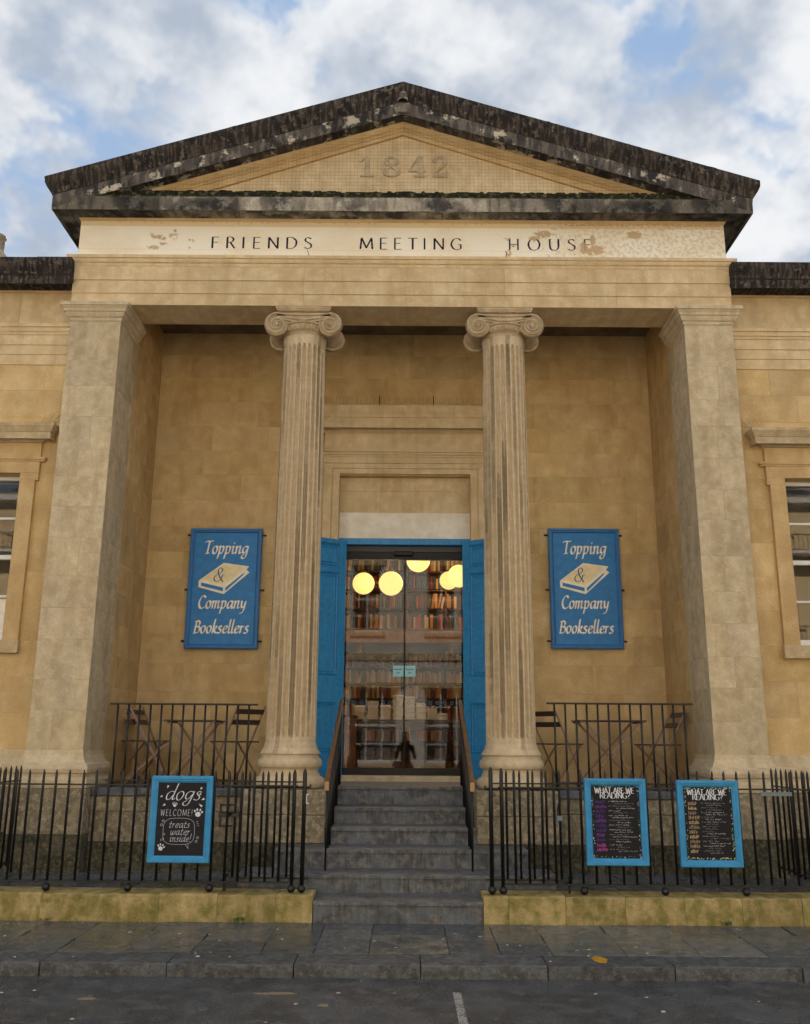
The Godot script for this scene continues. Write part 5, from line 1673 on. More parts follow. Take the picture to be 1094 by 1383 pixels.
# ------------------------------------------------------------------ lettering: strokes of a broad pen
const GLYPH := {
	"a": [0.56, "~.42,.45 .28,.5 .1,.4 .05,.18 .12,.02 .26,.08 .40,.32|~.44,.5 .40,.1 .46,.02 .54,.1"], "c": [0.42, "~.36,.42 .24,.5 .08,.36 .06,.15 .16,.0 .36,.08"],
	"d": [0.56, "~.42,.45 .26,.5 .08,.38 .05,.16 .13,.02 .27,.07 .40,.30|~.50,.95 .44,.5 .40,.1 .46,.02 .54,.1"], "e": [0.45, "~.08,.26 .30,.30 .38,.40 .30,.5 .15,.45 .06,.25 .10,.06 .22,.01 .38,.12"],
	"g": [0.55, "~.42,.45 .27,.5 .1,.4 .06,.2 .13,.06 .27,.1 .40,.32|~.46,.5 .38,.0 .28,-.26 .1,-.3 .02,-.16 .2,-.02"], "i": [0.30, "~.0,.4 .12,.5 .10,.25 .10,.05 .2,.02 .28,.1|.15,.68 .19,.74"],
	"k": [0.46, "~.18,.95 .1,.4 .05,.0|~.08,.25 .25,.45 .36,.46 .28,.3 .1,.25|~.14,.26 .28,.05 .42,.03"], "l": [0.27, "~.16,.95 .08,.3 .09,.04 .18,.02 .24,.08"],
	"m": [0.74, "~.0,.42 .1,.5 .08,.25 .05,.0|~.07,.25 .2,.46 .32,.48 .30,.2 .28,.0|~.30,.25 .44,.46 .56,.48 .53,.12 .58,.02 .68,.1"], "n": [0.53, "~.0,.42 .1,.5 .08,.25 .05,.0|~.07,.25 .22,.46 .36,.48 .33,.12 .38,.02 .48,.1"],
	"o": [0.49, "~.28,.5 .1,.42 .05,.2 .15,.0 .3,.05 .40,.28 .34,.46 .24,.5"], "p": [0.52, "~.0,.42 .12,.5 .08,.1 .0,-.32|~.08,.3 .22,.48 .38,.44 .38,.2 .26,.02 .08,.06"],
	"r": [0.38, "~.0,.42 .1,.5 .08,.25 .05,.0|~.07,.25 .2,.46 .32,.46"], "s": [0.41, "~.32,.44 .2,.5 .1,.42 .16,.3 .28,.2 .26,.06 .12,.0 .0,.06"],
	"t": [0.36, "~.18,.75 .12,.3 .1,.08 .18,.0 .3,.08|.02,.5 .3,.5"], "u": [0.52, "~.02,.46 .1,.5 .08,.15 .14,.02 .28,.08 .38,.3|~.42,.5 .38,.1 .44,.02 .5,.1"],
	"w": [0.62, "~.02,.48 .06,.1 .14,.02 .26,.2 .30,.48|~.30,.48 .30,.1 .4,.02 .54,.25 .52,.48"], "y": [0.5, "~.02,.46 .1,.48 .1,.2 .18,.05 .34,.2 .42,.48|~.42,.48 .34,.0 .22,-.25 .04,-.3"],
	"A": [0.75, ".0,0 .35,1|.35,1 .7,0|.13,.35 .57,.35"], "C": [0.78, "~.68,.82 .5,1 .22,.93 .05,.6 .05,.35 .22,.06 .5,0 .68,.16"], "D": [0.84, ".08,0 .08,1|~.08,1 .4,1 .68,.78 .74,.5 .66,.2 .4,0 .08,0"],
	"E": [0.62, ".08,0 .08,1|.08,1 .5,1|.08,.53 .46,.53|.08,0 .52,0"], "F": [0.6, ".08,0 .08,1|.08,1 .5,1|.08,.53 .46,.53"], "G": [0.86, "~.72,.82 .52,1 .22,.93 .05,.6 .05,.35 .22,.06 .52,0 .72,.1|.72,.1 .72,.45|.55,.45 .74,.45"],
	"H": [0.82, ".08,0 .08,1|.68,0 .68,1|.08,.52 .68,.52"], "I": [0.3, ".08,0 .08,1"], "L": [0.58, ".08,0 .08,1|.08,0 .5,0"], "M": [1.02, ".05,0 .12,1|.12,1 .48,.1|.48,.1 .84,1|.84,1 .92,0"], "N": [0.86, ".08,0 .08,1|.08,1 .72,0|.72,0 .72,1"],
	"O": [0.96, "~.45,1 .18,.9 .05,.5 .18,.1 .45,0 .72,.1 .86,.5 .72,.9 .45,1"], "R": [0.7, ".08,0 .08,1|~.08,1 .38,1 .52,.82 .42,.58 .08,.52|.3,.53 .62,0"], "S": [0.6, "~.48,.88 .3,1 .1,.9 .1,.7 .3,.54 .48,.4 .5,.16 .3,0 .04,.1"],
	"T": [0.7, ".0,1 .66,1|.33,1 .33,0"], "U": [0.8, "~.08,1 .08,.35 .2,.05 .42,0 .62,.1 .7,.4 .7,1"], "W": [1.0, ".0,1 .22,0|.22,0 .45,.9|.45,.9 .68,0|.68,0 .92,1"], "!": [0.26, ".1,1 .1,.3|.1,.05 .11,.0"], "?": [0.55, "~.05,.8 .2,1 .45,.95 .48,.7 .28,.5 .26,.3|.26,.05 .27,.0"],
	"1": [0.62, "~.0,.74 .2,.82 .4,.8 .64,.84|.34,.8 .26,.02|.14,.0 .40,.03"], "2": [0.62, "~.55,.7 .38,.84 .16,.68 .06,.36 .16,.06 .36,.0 .56,.12"], "3": [0.58, ".2,.82 .1,.02|~.04,.76 .3,.84 .48,.7 .40,.5 .16,.43|~.16,.44 .44,.42 .52,.22 .36,.03 .02,.0"],
	"&": [0.8, "~.62,.02 .42,.35 .34,.66 .46,.86 .60,.76 .52,.58 .22,.42 .08,.24 .14,.08 .34,.06 .52,.22 .60,.42 .72,.44"], " ": [0.4, ""],
}

func poly(im: Image, pts: Array, col: Color):
	var ymin := 1e9
	var ymax := -1e9
	for p in pts:
		ymin = minf(ymin, p.y); ymax = maxf(ymax, p.y)
	for y in range(maxi(0, int(floor(ymin))), mini(im.get_height() - 1, int(ceil(ymax))) + 1):
		var xs := []
		var fy := y + 0.5
		for i in pts.size():
			var a: Vector2 = pts[i]
			var b: Vector2 = pts[(i + 1) % pts.size()]
			if (a.y <= fy) != (b.y <= fy):
				xs.append(a.x + (fy - a.y) / (b.y - a.y) * (b.x - a.x))
		xs.sort()
		for k in range(0, xs.size() - 1, 2):
			var x0 := int(round(xs[k]))
			var x1 := int(round(xs[k + 1]))
			if x1 > x0:
				im.fill_rect(Rect2i(x0, y, x1 - x0, 1), col)

func oval(im: Image, c: Vector2, rx: float, ry: float, col: Color, turn := 0.0):
	var pts := []
	for i in 20:
		pts.append(c + Vector2(cos(TAU * i / 20.0) * rx, sin(TAU * i / 20.0) * ry).rotated(turn))
	poly(im, pts, col)

# pen = [nib width, thin width, nib angle]
func pen_line(im: Image, pts: Array, pen: Array, col: Color):
	var nv: Vector2 = Vector2(cos(pen[2]), -sin(pen[2])) * pen[0] * 0.5
	for i in pts.size() - 1:
		var a: Vector2 = pts[i]
		var b: Vector2 = pts[i + 1]
		if a.distance_to(b) < 0.01:
			continue
		poly(im, [a - nv, a + nv, b + nv, b - nv], col)
		var pv: Vector2 = (b - a).normalized().orthogonal() * pen[1] * 0.5
		var ex: Vector2 = (b - a).normalized() * pen[1] * 0.3
		poly(im, [a - pv - ex, a + pv - ex, b + pv + ex, b - pv + ex], col)

func curve(pts: Array) -> Array:
	var outp := []
	for i in pts.size() - 1:
		var p0: Vector2 = pts[maxi(i - 1, 0)]
		var p1: Vector2 = pts[i]
		var p2: Vector2 = pts[i + 1]
		var p3: Vector2 = pts[mini(i + 2, pts.size() - 1)]
		for k in 7:
			outp.append(p1.cubic_interpolate(p2, p0, p3, k / 7.0))
	outp.append(pts[pts.size() - 1])
	return outp

func text_width(s: String, size: float, gap: float) -> float:
	var w := 0.0
	for ch in s:
		w += GLYPH[ch][0] * size + gap
	return w - gap

func write(im: Image, s: String, x: float, y: float, size: float, pen: Array, col: Color, gap := 0.0, slant := 0.0, sx := 1.0):
	for ch in s:
		var g: Array = GLYPH[ch]
		for part in g[1].split("|", false):
			var smooth: bool = part.begins_with("~")
			var pts := []
			for w in part.trim_prefix("~").split(" ", false):
				var q = w.split(",")
				var v := Vector2(float(q[0]), float(q[1]))
				pts.append(Vector2(x + (v.x + slant * v.y) * size * sx, y - v.y * size))
			pen_line(im, curve(pts) if smooth else pts, pen, col)
		x += g[0] * size * sx + gap

var paint_film: Image

func frieze_picture() -> Image:
	var w := 2048
	var h := 128
	var nb := noise_bytes(1024, 401, 0.02, 5)
	var nc := noise_bytes(1024, 409, 0.006, 4)
	var nf := noise_bytes(1024, 417, 0.12, 2)
	var im := Image.create(w, h, false, Image.FORMAT_RGB8)
	for j in h:
		for i in w:
			var q := (j * 3 + 100) % 1024 * 1024 + i % 1024
			var big := nc[(j + 300) * 1024 + i / 2] / 255.0
			var c := Color(0.95, 0.92, 0.85).lerp(Color(0.91, 0.855, 0.75), clampf((big - 0.45) * 2.2, 0.0, 0.8))
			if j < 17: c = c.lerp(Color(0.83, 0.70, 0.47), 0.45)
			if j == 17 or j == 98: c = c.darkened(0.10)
			c = c * (0.97 + 0.06 * nf[q] / 255.0)
			im.set_pixel(i, j, Color(c.r, c.g, c.b))
	var ink := Color(0.11, 0.12, 0.19)
	var pen := [5.6, 2.0, 0.18]
	var base := h * (7.405 - 7.062) / 0.468
	var size := 39.0
	for e in [["FRIENDS", -2.186, -1.021], ["MEETING", -0.475, 0.711], ["HOUSE", 1.24, 2.204]]:
		var xa: float = (e[1] + 3.712) / 7.446 * w
		var xb: float = (e[2] + 3.712) / 7.446 * w
		var nat := text_width(e[0], size * 1.12, 0.0)
		write(im, e[0], xa, base, size, pen, ink, (xb - xa - nat) / (e[0].length() - 1), 0.0, 1.12)
	paint_film = Image.create(w, h, false, Image.FORMAT_L8)
	paint_film.fill(Color.WHITE)
	# flaking paint: bare stone where the film has come away, mostly towards the right end
	var spots := [[0.118, 0.40, 0.012, 0.10], [0.128, 0.47, 0.008, 0.06], [0.13, 0.62, 0.010, 0.05], [0.116, 0.72, 0.012, 0.07], [0.145, 0.42, 0.010, 0.10], [0.147, 0.26, 0.004, 0.05], [0.173, 0.52, 0.006, 0.06], [0.171, 0.72, 0.003, 0.04], [0.663, 0.42, 0.006, 0.07], [0.664, 0.82, 0.006, 0.12], [0.672, 0.62, 0.004, 0.05], [0.705, 0.42, 0.010, 0.09], [0.718, 0.30, 0.018, 0.12], [0.781, 0.66, 0.006, 0.17], [0.790, 0.76, 0.007, 0.10], [0.795, 0.45, 0.004, 0.15], [0.80, 0.72, 0.012, 0.12], [0.86, 0.30, 0.012, 0.10]]
	for j in h:
		var v := float(j) / h
		for i in w:
			var u := float(i) / w
			var q := (j * 3 + 40) % 1024 * 1024 + (i * 3) % 1024
			var n := nb[q] / 255.0
			var d := 0.0
			for s in spots:
				var e: float = absf(u - s[0]) / s[2]
				if e < 1.5:
					d = maxf(d, 1.25 - e * e - pow((v - s[1]) / s[3], 2.0))
			d = clampf(d, 0.0, 1.0) * 0.52
			if u > 0.68:
				d += 0.31 * smoothstep(0.66, 0.80, u)
			if (v < 0.06 or v > 0.95) and u > 0.05: d += 0.2
			if n + d > 0.88:
				var deep := clampf((n + d - 0.88) * 9.0, 0.0, 1.0)
				var c := im.get_pixel(i, j).lerp(Color(0.76, 0.65, 0.50) if u < 0.74 or d > 0.42 else Color(0.80, 0.715, 0.60), (0.3 + 0.6 * deep) if d > 0.42 else 0.10 + 0.35 * deep)
				im.set_pixel(i, j, c)
				paint_film.set_pixel(i, j, Color(0.35, 0.35, 0.35) * (1.0 - 0.5 * nf[q] / 255.0))
			elif n + d > 0.86:
				im.set_pixel(i, j, im.get_pixel(i, j).darkened(0.12))
	# a crack under the first word and one before the last
	pen_line(im, [Vector2(725, 100), Vector2(729, 112), Vector2(733, 124)], [1.5, 1.5, 0.0], ink)
	pen_line(im, [Vector2(1352, 98), Vector2(1356, 106), Vector2(1352, 122)], [3.0, 2.0, 0.0], Color(0.25, 0.22, 0.2))
	return im

func sign_picture() -> Image:
	var w := 840
	var h := 1480
	var im := Image.create(w, h, false, Image.FORMAT_RGB8)
	var nb := noise_bytes(512, 431, 0.012, 3)
	for j in h:
		im.fill_rect(Rect2i(0, j, w, 1), Color(0.19, 0.49, 0.74))
	var ivory := Color(0.94, 0.91, 0.83)
	var buff := Color(0.93, 0.87, 0.70)
	var pen := [28.0, 9.0, 0.62]
	# 1, 2 and 3 stand for the written capitals
	for e in [["1opping", 285, 0.155, 0.86, 205.0], ["2ompany", 1010, 0.11, 0.86, 200.0], ["3ooksellers", 1330, 0.06, 0.92, 190.0]]:
		var nat := text_width(e[0], e[4], 0.0)
		var want: float = (e[3] - e[2]) * w
		write(im, e[0], e[2] * w, e[1], e[4], pen, ivory, 0.0, 0.10, want / nat)
	# book lying at an angle with an ampersand on its cover
	var B := func(x: float, y: float) -> Vector2: return Vector2(x * w, y * h)
	poly(im, [B.call(0.10, 0.435), B.call(0.48, 0.275), B.call(0.88, 0.305), B.call(0.84, 0.335), B.call(0.89, 0.36), B.call(0.50, 0.555), B.call(0.10, 0.495)], ivory)
	poly(im, [B.call(0.13, 0.427), B.call(0.485, 0.285), B.call(0.85, 0.312), B.call(0.50, 0.475)], buff)
	poly(im, [B.call(0.14, 0.452), B.call(0.485, 0.497), B.call(0.485, 0.53), B.call(0.14, 0.482)], Color(0.19, 0.49, 0.74))
	poly(im, [B.call(0.525, 0.497), B.call(0.81, 0.358), B.call(0.79, 0.385), B.call(0.525, 0.53)], Color(0.19, 0.49, 0.74))
	write(im, "&", 0.32 * w, 0.45 * h, 225.0, [17.0, 7.0, 0.3], Color(0.20, 0.37, 0.53), 0.0, -0.05, 0.95)
	im.resize(420, 740, Image.INTERPOLATE_LANCZOS)
	var bytes := im.get_data()
	for k in bytes.size():
		var p := k / 3
		bytes[k] = mini(255, int(bytes[k] * (0.94 + 0.0005 * nb[(p / 420 % 512) * 512 + p % 420])))
	return Image.create_from_data(420, 740, false, Image.FORMAT_RGB8, bytes)

func sticker_picture() -> Image:
	var im := Image.create(128, 128, false, Image.FORMAT_RGB8)
	im.fill(Color(0.60, 0.80, 0.84))
	write(im, "Automatic", 10, 52, 27, [2.5, 2.5, 0.4], Color(0.15, 0.3, 0.4), 0.0, 0.0, 0.82)
	write(im, "door", 40, 90, 27, [2.5, 2.5, 0.4], Color(0.15, 0.3, 0.4), 0.0, 0.0, 0.9)
	im.resize(64, 64, Image.INTERPOLATE_LANCZOS)
	return im

func paw(im: Image, c: Vector2, r: float, col: Color, turn: float):
	oval(im, c + Vector2(0, r * 0.25).rotated(turn), r * 0.62, r * 0.55, col, turn)
	for k in 4:
		var a: float = [-1.05, -0.38, 0.38, 1.05][k]
		oval(im, c + Vector2(sin(a) * r * 0.95, 0.1 * r - cos(a) * r * 0.9).rotated(turn), r * 0.2, r * 0.3, col, turn + a * 0.5)

func chalk_dust(im: Image):
	var nb := noise_bytes(512, 447, 0.01, 4)
	for j in im.get_height():
		for i in im.get_width():
			var c := im.get_pixel(i, j)
			im.set_pixel(i, j, c.lerp(Color(0.42, 0.42, 0.44), 0.10 * nb[(j % 512) * 512 + i % 512] / 255.0))

func dogs_picture() -> Image:
	var w := 640
	var h := 928
	var im := Image.create(w, h, false, Image.FORMAT_RGB8)
	im.fill(Color(0.10, 0.10, 0.125))
	var ch := Color(0.83, 0.85, 0.90)
	write(im, "dogs", 95, 225, 225.0, [17.0, 7.0, 0.25], ch, 0.0, 0.25, 1.05)
	for e in [[115, 75, 135, 40, 0], [30, 190, 62, 172, 1], [70, 305, 105, 278, 2], [555, 95, 575, 62, 3], [575, 225, 615, 205, 4], [545, 268, 590, 305, 5], [545, 165, 565, 140, 3]]:
		var a := Vector2(e[0], e[1])
		var b := Vector2(e[2], e[3])
		var pv := (b - a).orthogonal().normalized() * 15.0
		poly(im, [a, b + pv, b - pv], ch)
	paw(im, Vector2(232, 285), 34, ch, 0.1)
	write(im, "WELCOME!", 55, 425, 80.0, [6.0, 4.0, 0.6], ch, 14.0, 0.05, 0.68)
	paw(im, Vector2(545, 390), 58, ch, 0.15)
	# speech bubble
	var ring := []
	for i in 60:
		var a := TAU * i / 60.0
		var px := signf(cos(a)) * pow(absf(cos(a)), 0.6) * 205.0
		var py := signf(sin(a)) * pow(absf(sin(a)), 0.55) * 165.0
		ring.append(Vector2(305 + px, 620 + py))
	ring.append(ring[0])
	pen_line(im, ring, [3.0, 4.0, 0.6], ch)
	pen_line(im, [Vector2(400, 785), Vector2(440, 835), Vector2(435, 775)], [3.0, 4.0, 0.6], ch)
	write(im, "treats", 170, 575, 105.0, [7.0, 4.5, 0.5], ch, 2.0, 0.2)
	write(im, "water", 195, 665, 105.0, [7.0, 4.5, 0.5], ch, 2.0, 0.2)
	write(im, "inside!", 190, 750, 100.0, [7.0, 4.5, 0.5], ch, 2.0, 0.2, 0.95)
	pen_line(im, [Vector2(105, 655), Vector2(130, 655)], [4, 4, 0.6], ch)
	pen_line(im, [Vector2(118, 640), Vector2(118, 672)], [4, 4, 0.6], ch)
	paw(im, Vector2(85, 825), 48, ch, 0.25)
	for k in 3:
		pen_line(im, [Vector2(525 + k * 12, 505 + k * 22), Vector2(550 + k * 8, 490 + k * 30)], [4, 4, 0.6], ch)
		pen_line(im, [Vector2(75 + k * 16, 720 - k * 10), Vector2(85 + k * 16, 745 - k * 10)], [4, 4, 0.6], ch)
	for e in [[95, 490], [75, 540], [555, 700], [540, 745]]:
		var rr := []
		for i in 11:
			rr.append(Vector2(e[0], e[1]) + Vector2(cos(TAU * i / 10.0), sin(TAU * i / 10.0)) * 14.0)
		pen_line(im, rr, [3, 4, 0.6], ch)
	chalk_dust(im)
	im.resize(320, 464, Image.INTERPOLATE_LANCZOS)
	return im

func reading_picture(k: int) -> Image:
	var w := 640
	var h := 928
	var rg := RandomNumberGenerator.new()
	rg.seed = 61 + k
	var im := Image.create(w, h, false, Image.FORMAT_RGB8)
	im.fill(Color(0.085, 0.085, 0.10))
	var ch := Color(0.84, 0.86, 0.90)
	var heads := [["WHAT ARE WE", 105], ["READING?", 168]]
	for e in heads:
		var nat := text_width(e[0], 72.0, 0.0)
		var want := 520.0 if e[1] == 105 else 400.0
		write(im, e[0], 55.0 if e[1] == 105 else 120.0, e[1], 72.0, [13.0, 5.0, 0.1], ch, 0.0, 0.0, want / nat)
	# column of names and lines of titles, too small to read
	var rows := 11
	for r in rows:
		var y := 235.0 + r * 60.0
		if k == 0 and r == 9: y += 8.0
		var nc: Color = [[Color(0.30, 0.17, 0.50), Color(0.42, 0.20, 0.55), Color(0.24, 0.15, 0.46)][r % 3] if r < 9 else Color(0.66, 0.25, 0.60), [Color(0.66, 0.56, 0.43), Color(0.72, 0.63, 0.49), Color(0.58, 0.50, 0.40)][r % 3]][k]
		var x := 60.0
		var xe := 150.0 + rg.randf_range(0.0, 40.0)
		while x < xe:
			var top := y - rg.randf_range(30.0, 48.0)
			pen_line(im, [Vector2(x, y), Vector2(x + 4, top)], [9, 6, 0.2], nc)
			pen_line(im, [Vector2(x + 2, lerpf(y, top, rg.randf())), Vector2(x + 20, lerpf(y, top, rg.randf()))], [6, 6, 0.4], nc)
			x += rg.randf_range(16.0, 24.0)
		for l in 2:
			var yy := y - 26.0 + l * 27.0
			var xs := 225.0 + (l * rg.randf_range(40.0, 110.0))
			var xt: float = minf(590.0, xs + rg.randf_range(150.0, 330.0))
			var dim := ch.darkened(rg.randf_range(0.0, 0.45))
			var pts := []
			while xs < xt:
				pts.append(Vector2(xs, yy + rg.randf_range(-10.0, 7.0)))
				xs += rg.randf_range(5.0, 9.0)
				if rg.randf() < 0.12 and pts.size() > 2:
					pen_line(im, pts, [4.5, 3.5, 0.5], dim)
					pts = []
					xs += 9.0
			if pts.size() > 1:
				pen_line(im, pts, [4.5, 3.5, 0.5], dim)
	# painted sprigs round the edge
	for i in 190:
		var side := rg.randi() % 4
		var t := rg.randf()
		var d := rg.randf_range(10.0, 34.0)
		var p: Vector2 = [Vector2(d, t * h), Vector2(w - d, t * h), Vector2(t * w, d * 0.8), Vector2(t * w, h - d)][side]
		var cl: Color = [Color(0.16, 0.40, 0.25), Color(0.22, 0.48, 0.30), Color(0.80, 0.82, 0.80), Color(0.30, 0.30, 0.62) if k == 0 else Color(0.86, 0.84, 0.62)][rg.randi() % 4]
		oval(im, p, rg.randf_range(5.0, 11.0), rg.randf_range(3.0, 6.0), cl, rg.randf() * TAU)
	chalk_dust(im)
	im.resize(320, 464, Image.INTERPOLATE_LANCZOS)
	return im

func picture_mat(im: Image, rough: float) -> StandardMaterial3D:
	var m := std(rough, Color.WHITE, 0.4)
	m.albedo_texture = ImageTexture.create_from_image(im)
	return m

# moulded frame in the xy plane around a rectangle, profile of (inwards, forward)
func frame_mesh(x0: float, x1: float, y0: float, y1: float, prof: Array) -> ArrayMesh:
	var st := begin()
	var cs := [[Vector3(x0, y0, 0), Vector3(1, 1, 0)], [Vector3(x1, y0, 0), Vector3(-1, 1, 0)], [Vector3(x1, y1, 0), Vector3(-1, -1, 0)], [Vector3(x0, y1, 0), Vector3(1, -1, 0)], [Vector3(x0, y0, 0), Vector3(1, 1, 0)]]
	sweep(st, prof, cs, false, Vector3(0, 0, 1))
	return finish(st)

func make_signs():
	var sm := picture_mat(sign_picture(), 0.5)
	for k in 2:
		var c := Vector3(-2.176, 3.395, -1.80) if k == 0 else Vector3(2.312, 3.425, -1.80)
		var o := thing("shop_sign", ["blue shop sign with book emblem on the wall left of the left column", "blue shop sign with book emblem on the wall right of the right column"][k], "sign", c)
		var hw := 0.442 if k == 0 else 0.437
		var hh := 0.748
		put(o, "backboard", boxmesh(Vector3(-hw, -hh, 0.02), Vector3(hw, hh, 0.045), 0.002), M.sign_blue)
		put(o, "painted_panel", uvquad(Vector3(-hw + 0.045, -hh + 0.045, 0.0465), Vector3(hw - 0.045, -hh + 0.045, 0.0465), Vector3(hw - 0.045, hh - 0.045, 0.0465), Vector3(-hw + 0.045, hh - 0.045, 0.0465)), sm)
		put(o, "frame", frame_mesh(-hw, hw, -hh, hh, [Vector2(-0.004, 0.01), Vector2(-0.004, 0.072), Vector2(0.008, 0.078), Vector2(0.022, 0.078), Vector2(0.026, 0.066), Vector2(0.038, 0.064), Vector2(0.046, 0.052), Vector2(0.052, 0.048), Vector2(0.052, 0.0455), Vector2(0.0, 0.0455)]), M.sign_blue)
		for y in [-0.655, -0.02, 0.675]:
			for s in [-1, 1]:
				put(o, "bracket", boxmesh(Vector3(minf(s * hw * 0.9, s * (hw + 0.055)), y - 0.011, 0.004), Vector3(maxf(s * hw * 0.9, s * (hw + 0.055)), y + 0.011, 0.019), 0.002), M.black)
	var cs := [Vector3(-1.836, 0.914, 1.225), Vector3(1.902, 0.918, 1.225), Vector3(2.699, 0.910, 1.225)]
	var labels := ["blue framed chalkboard reading dogs welcome, hung on the left railing", "blue framed chalkboard with a purple list of names, on the right railing", "blue framed chalkboard with a tan list of names, nearest the right edge"]
	for k in 3:
		var o := thing("chalkboard", labels[k], "chalkboard", cs[k], 0.0, "chalkboards hung on the railings")
		var pic := dogs_picture() if k == 0 else reading_picture(k - 1)
		put(o, "board", boxmesh(Vector3(-0.262, -0.352, 0.0), Vector3(0.262, 0.352, 0.016), 0.001), M.black)
		put(o, "chalk_face", uvquad(Vector3(-0.210, -0.300, 0.0175), Vector3(0.210, -0.300, 0.0175), Vector3(0.210, 0.300, 0.0175), Vector3(-0.210, 0.300, 0.0175)), picture_mat(pic, 0.75))
		put(o, "frame", frame_mesh(-0.265, 0.265, -0.355, 0.355, [Vector2(0.0, -0.004), Vector2(0.0, 0.03), Vector2(0.006, 0.036), Vector2(0.026, 0.036), Vector2(0.03, 0.031), Vector2(0.042, 0.030), Vector2(0.053, 0.022), Vector2(0.057, 0.019), Vector2(0.057, -0.004)]), M.board_blue)
		var st := begin()
		for s in [-1, 1]:
			bar(st, Vector3(s * 0.15, 0.34, -0.002), Vector3(s * 0.15, 0.285, -0.03), 0.003, -1.0, 6)
		put(o, "hanging_wire", finish(st), M.zinc)

# ------------------------------------------------------------------ folding tables and chairs
func bistro_chair(called: String, label: String, at: Vector3, turn: float) -> Node3D:
	var o := thing(called, label, "chair", at, turn, "folding chairs on the portico")
	for s in [-1, 1]:
		var st := begin()
		strap(st, Vector3(-0.26, 0.84, s * 0.19), Vector3(0.22, 0.006, s * 0.19), Vector3(0, 0, 1), 0.008, 0.024)
		put(o, "back_leg", finish(st), M.bistro_leg)
		st = begin()
		strap(st, Vector3(0.19, 0.44, s * 0.175), Vector3(-0.25, 0.006, s * 0.175), Vector3(0, 0, 1), 0.008, 0.024)
		put(o, "front_leg", finish(st), M.bistro_leg)
	for i in 6:
		put(o, "seat_slat", boxmesh(Vector3(-0.17 + i * 0.066, 0.44, -0.20), Vector3(-0.115 + i * 0.066, 0.456, 0.20), 0.003), M.bistro)
	for y in [0.66, 0.775]:
		var st := begin()
		var xb := lerpf(0.22, -0.26, y / 0.84)
		box(st, Vector3(-0.007, -0.03, -0.195), Vector3(0.007, 0.03, 0.195), 0.003, Transform3D(Basis(Vector3.BACK, deg_to_rad(30.0)), Vector3(xb - 0.012, y, 0)))
		put(o, "back_slat", finish(st), M.bistro)
	for e in [Vector3(0.21, 0.03, 0), Vector3(-0.235, 0.03, 0)]:
		var st := begin()
		bar(st, e + Vector3(0, 0, -0.19), e + Vector3(0, 0, 0.19), 0.006, -1.0, 6)
		put(o, "cross_bar", finish(st), M.bistro_leg)
	return o

func bistro_table(label: String, at: Vector3, w: float, h: float):
	var o := thing("folding_table", label, "table", at, 0.0, "folding tables on the portico")
	for i in 7:
		var z := -0.25 + i * 0.0725
		put(o, "top_slat", boxmesh(Vector3(-w / 2, h - 0.016, z), Vector3(w / 2, h, z + 0.064), 0.003), M.bistro)
	for x in [-w / 2 + 0.03, w / 2 - 0.03]:
		put(o, "batten", boxmesh(Vector3(x - 0.012, h - 0.034, -0.25), Vector3(x + 0.012, h - 0.017, 0.25), 0.002), M.bistro_leg)
	for s in [-1, 1]:
		var st := begin()
		strap(st, Vector3(-w * 0.40, h - 0.03, s * 0.22), Vector3(w * 0.45, 0.006, s * 0.22), Vector3(0, 0, 1), 0.008, 0.026)
		put(o, "leg", finish(st), M.bistro_leg)
		st = begin()
		strap(st, Vector3(w * 0.40, h - 0.03, s * 0.205), Vector3(-w * 0.45, 0.006, s * 0.205), Vector3(0, 0, 1), 0.008, 0.026)
		put(o, "leg", finish(st), M.bistro_leg)
	for x in [-w * 0.42, w * 0.42]:
		var st := begin()
		bar(st, Vector3(x, 0.04, -0.22), Vector3(x, 0.04, 0.22), 0.006, -1.0, 6)
		put(o, "stretcher", finish(st), M.bistro_leg)

func make_furniture():
	bistro_table("brown folding table between the chairs left of the left column", Vector3(-2.27, 1.10, -1.02), 0.58, 0.68)
	bistro_table("brown folding table between the chairs right of the right column", Vector3(2.36, 1.10, -1.02), 0.74, 0.71)
	bistro_chair("folding_chair", "brown folding chair at the far left, close to the left pilaster", Vector3(-2.93, 1.10, -1.42), deg_to_rad(-30))
	bistro_chair("folding_chair", "brown folding chair just left of the left folding table", Vector3(-2.76, 1.10, -0.98), deg_to_rad(20))
	bistro_chair("folding_chair", "brown folding chair beside the left column, right of the left table", Vector3(-1.82, 1.10, -1.12), deg_to_rad(180 - 42))
	bistro_chair("folding_chair", "brown folding chair partly hidden behind the right column", Vector3(1.80, 1.10, -1.12), deg_to_rad(40))
	bistro_chair("folding_chair", "brown folding chair right of the right table, near the right pilaster", Vector3(2.93, 1.10, -1.05), deg_to_rad(180 + 8))

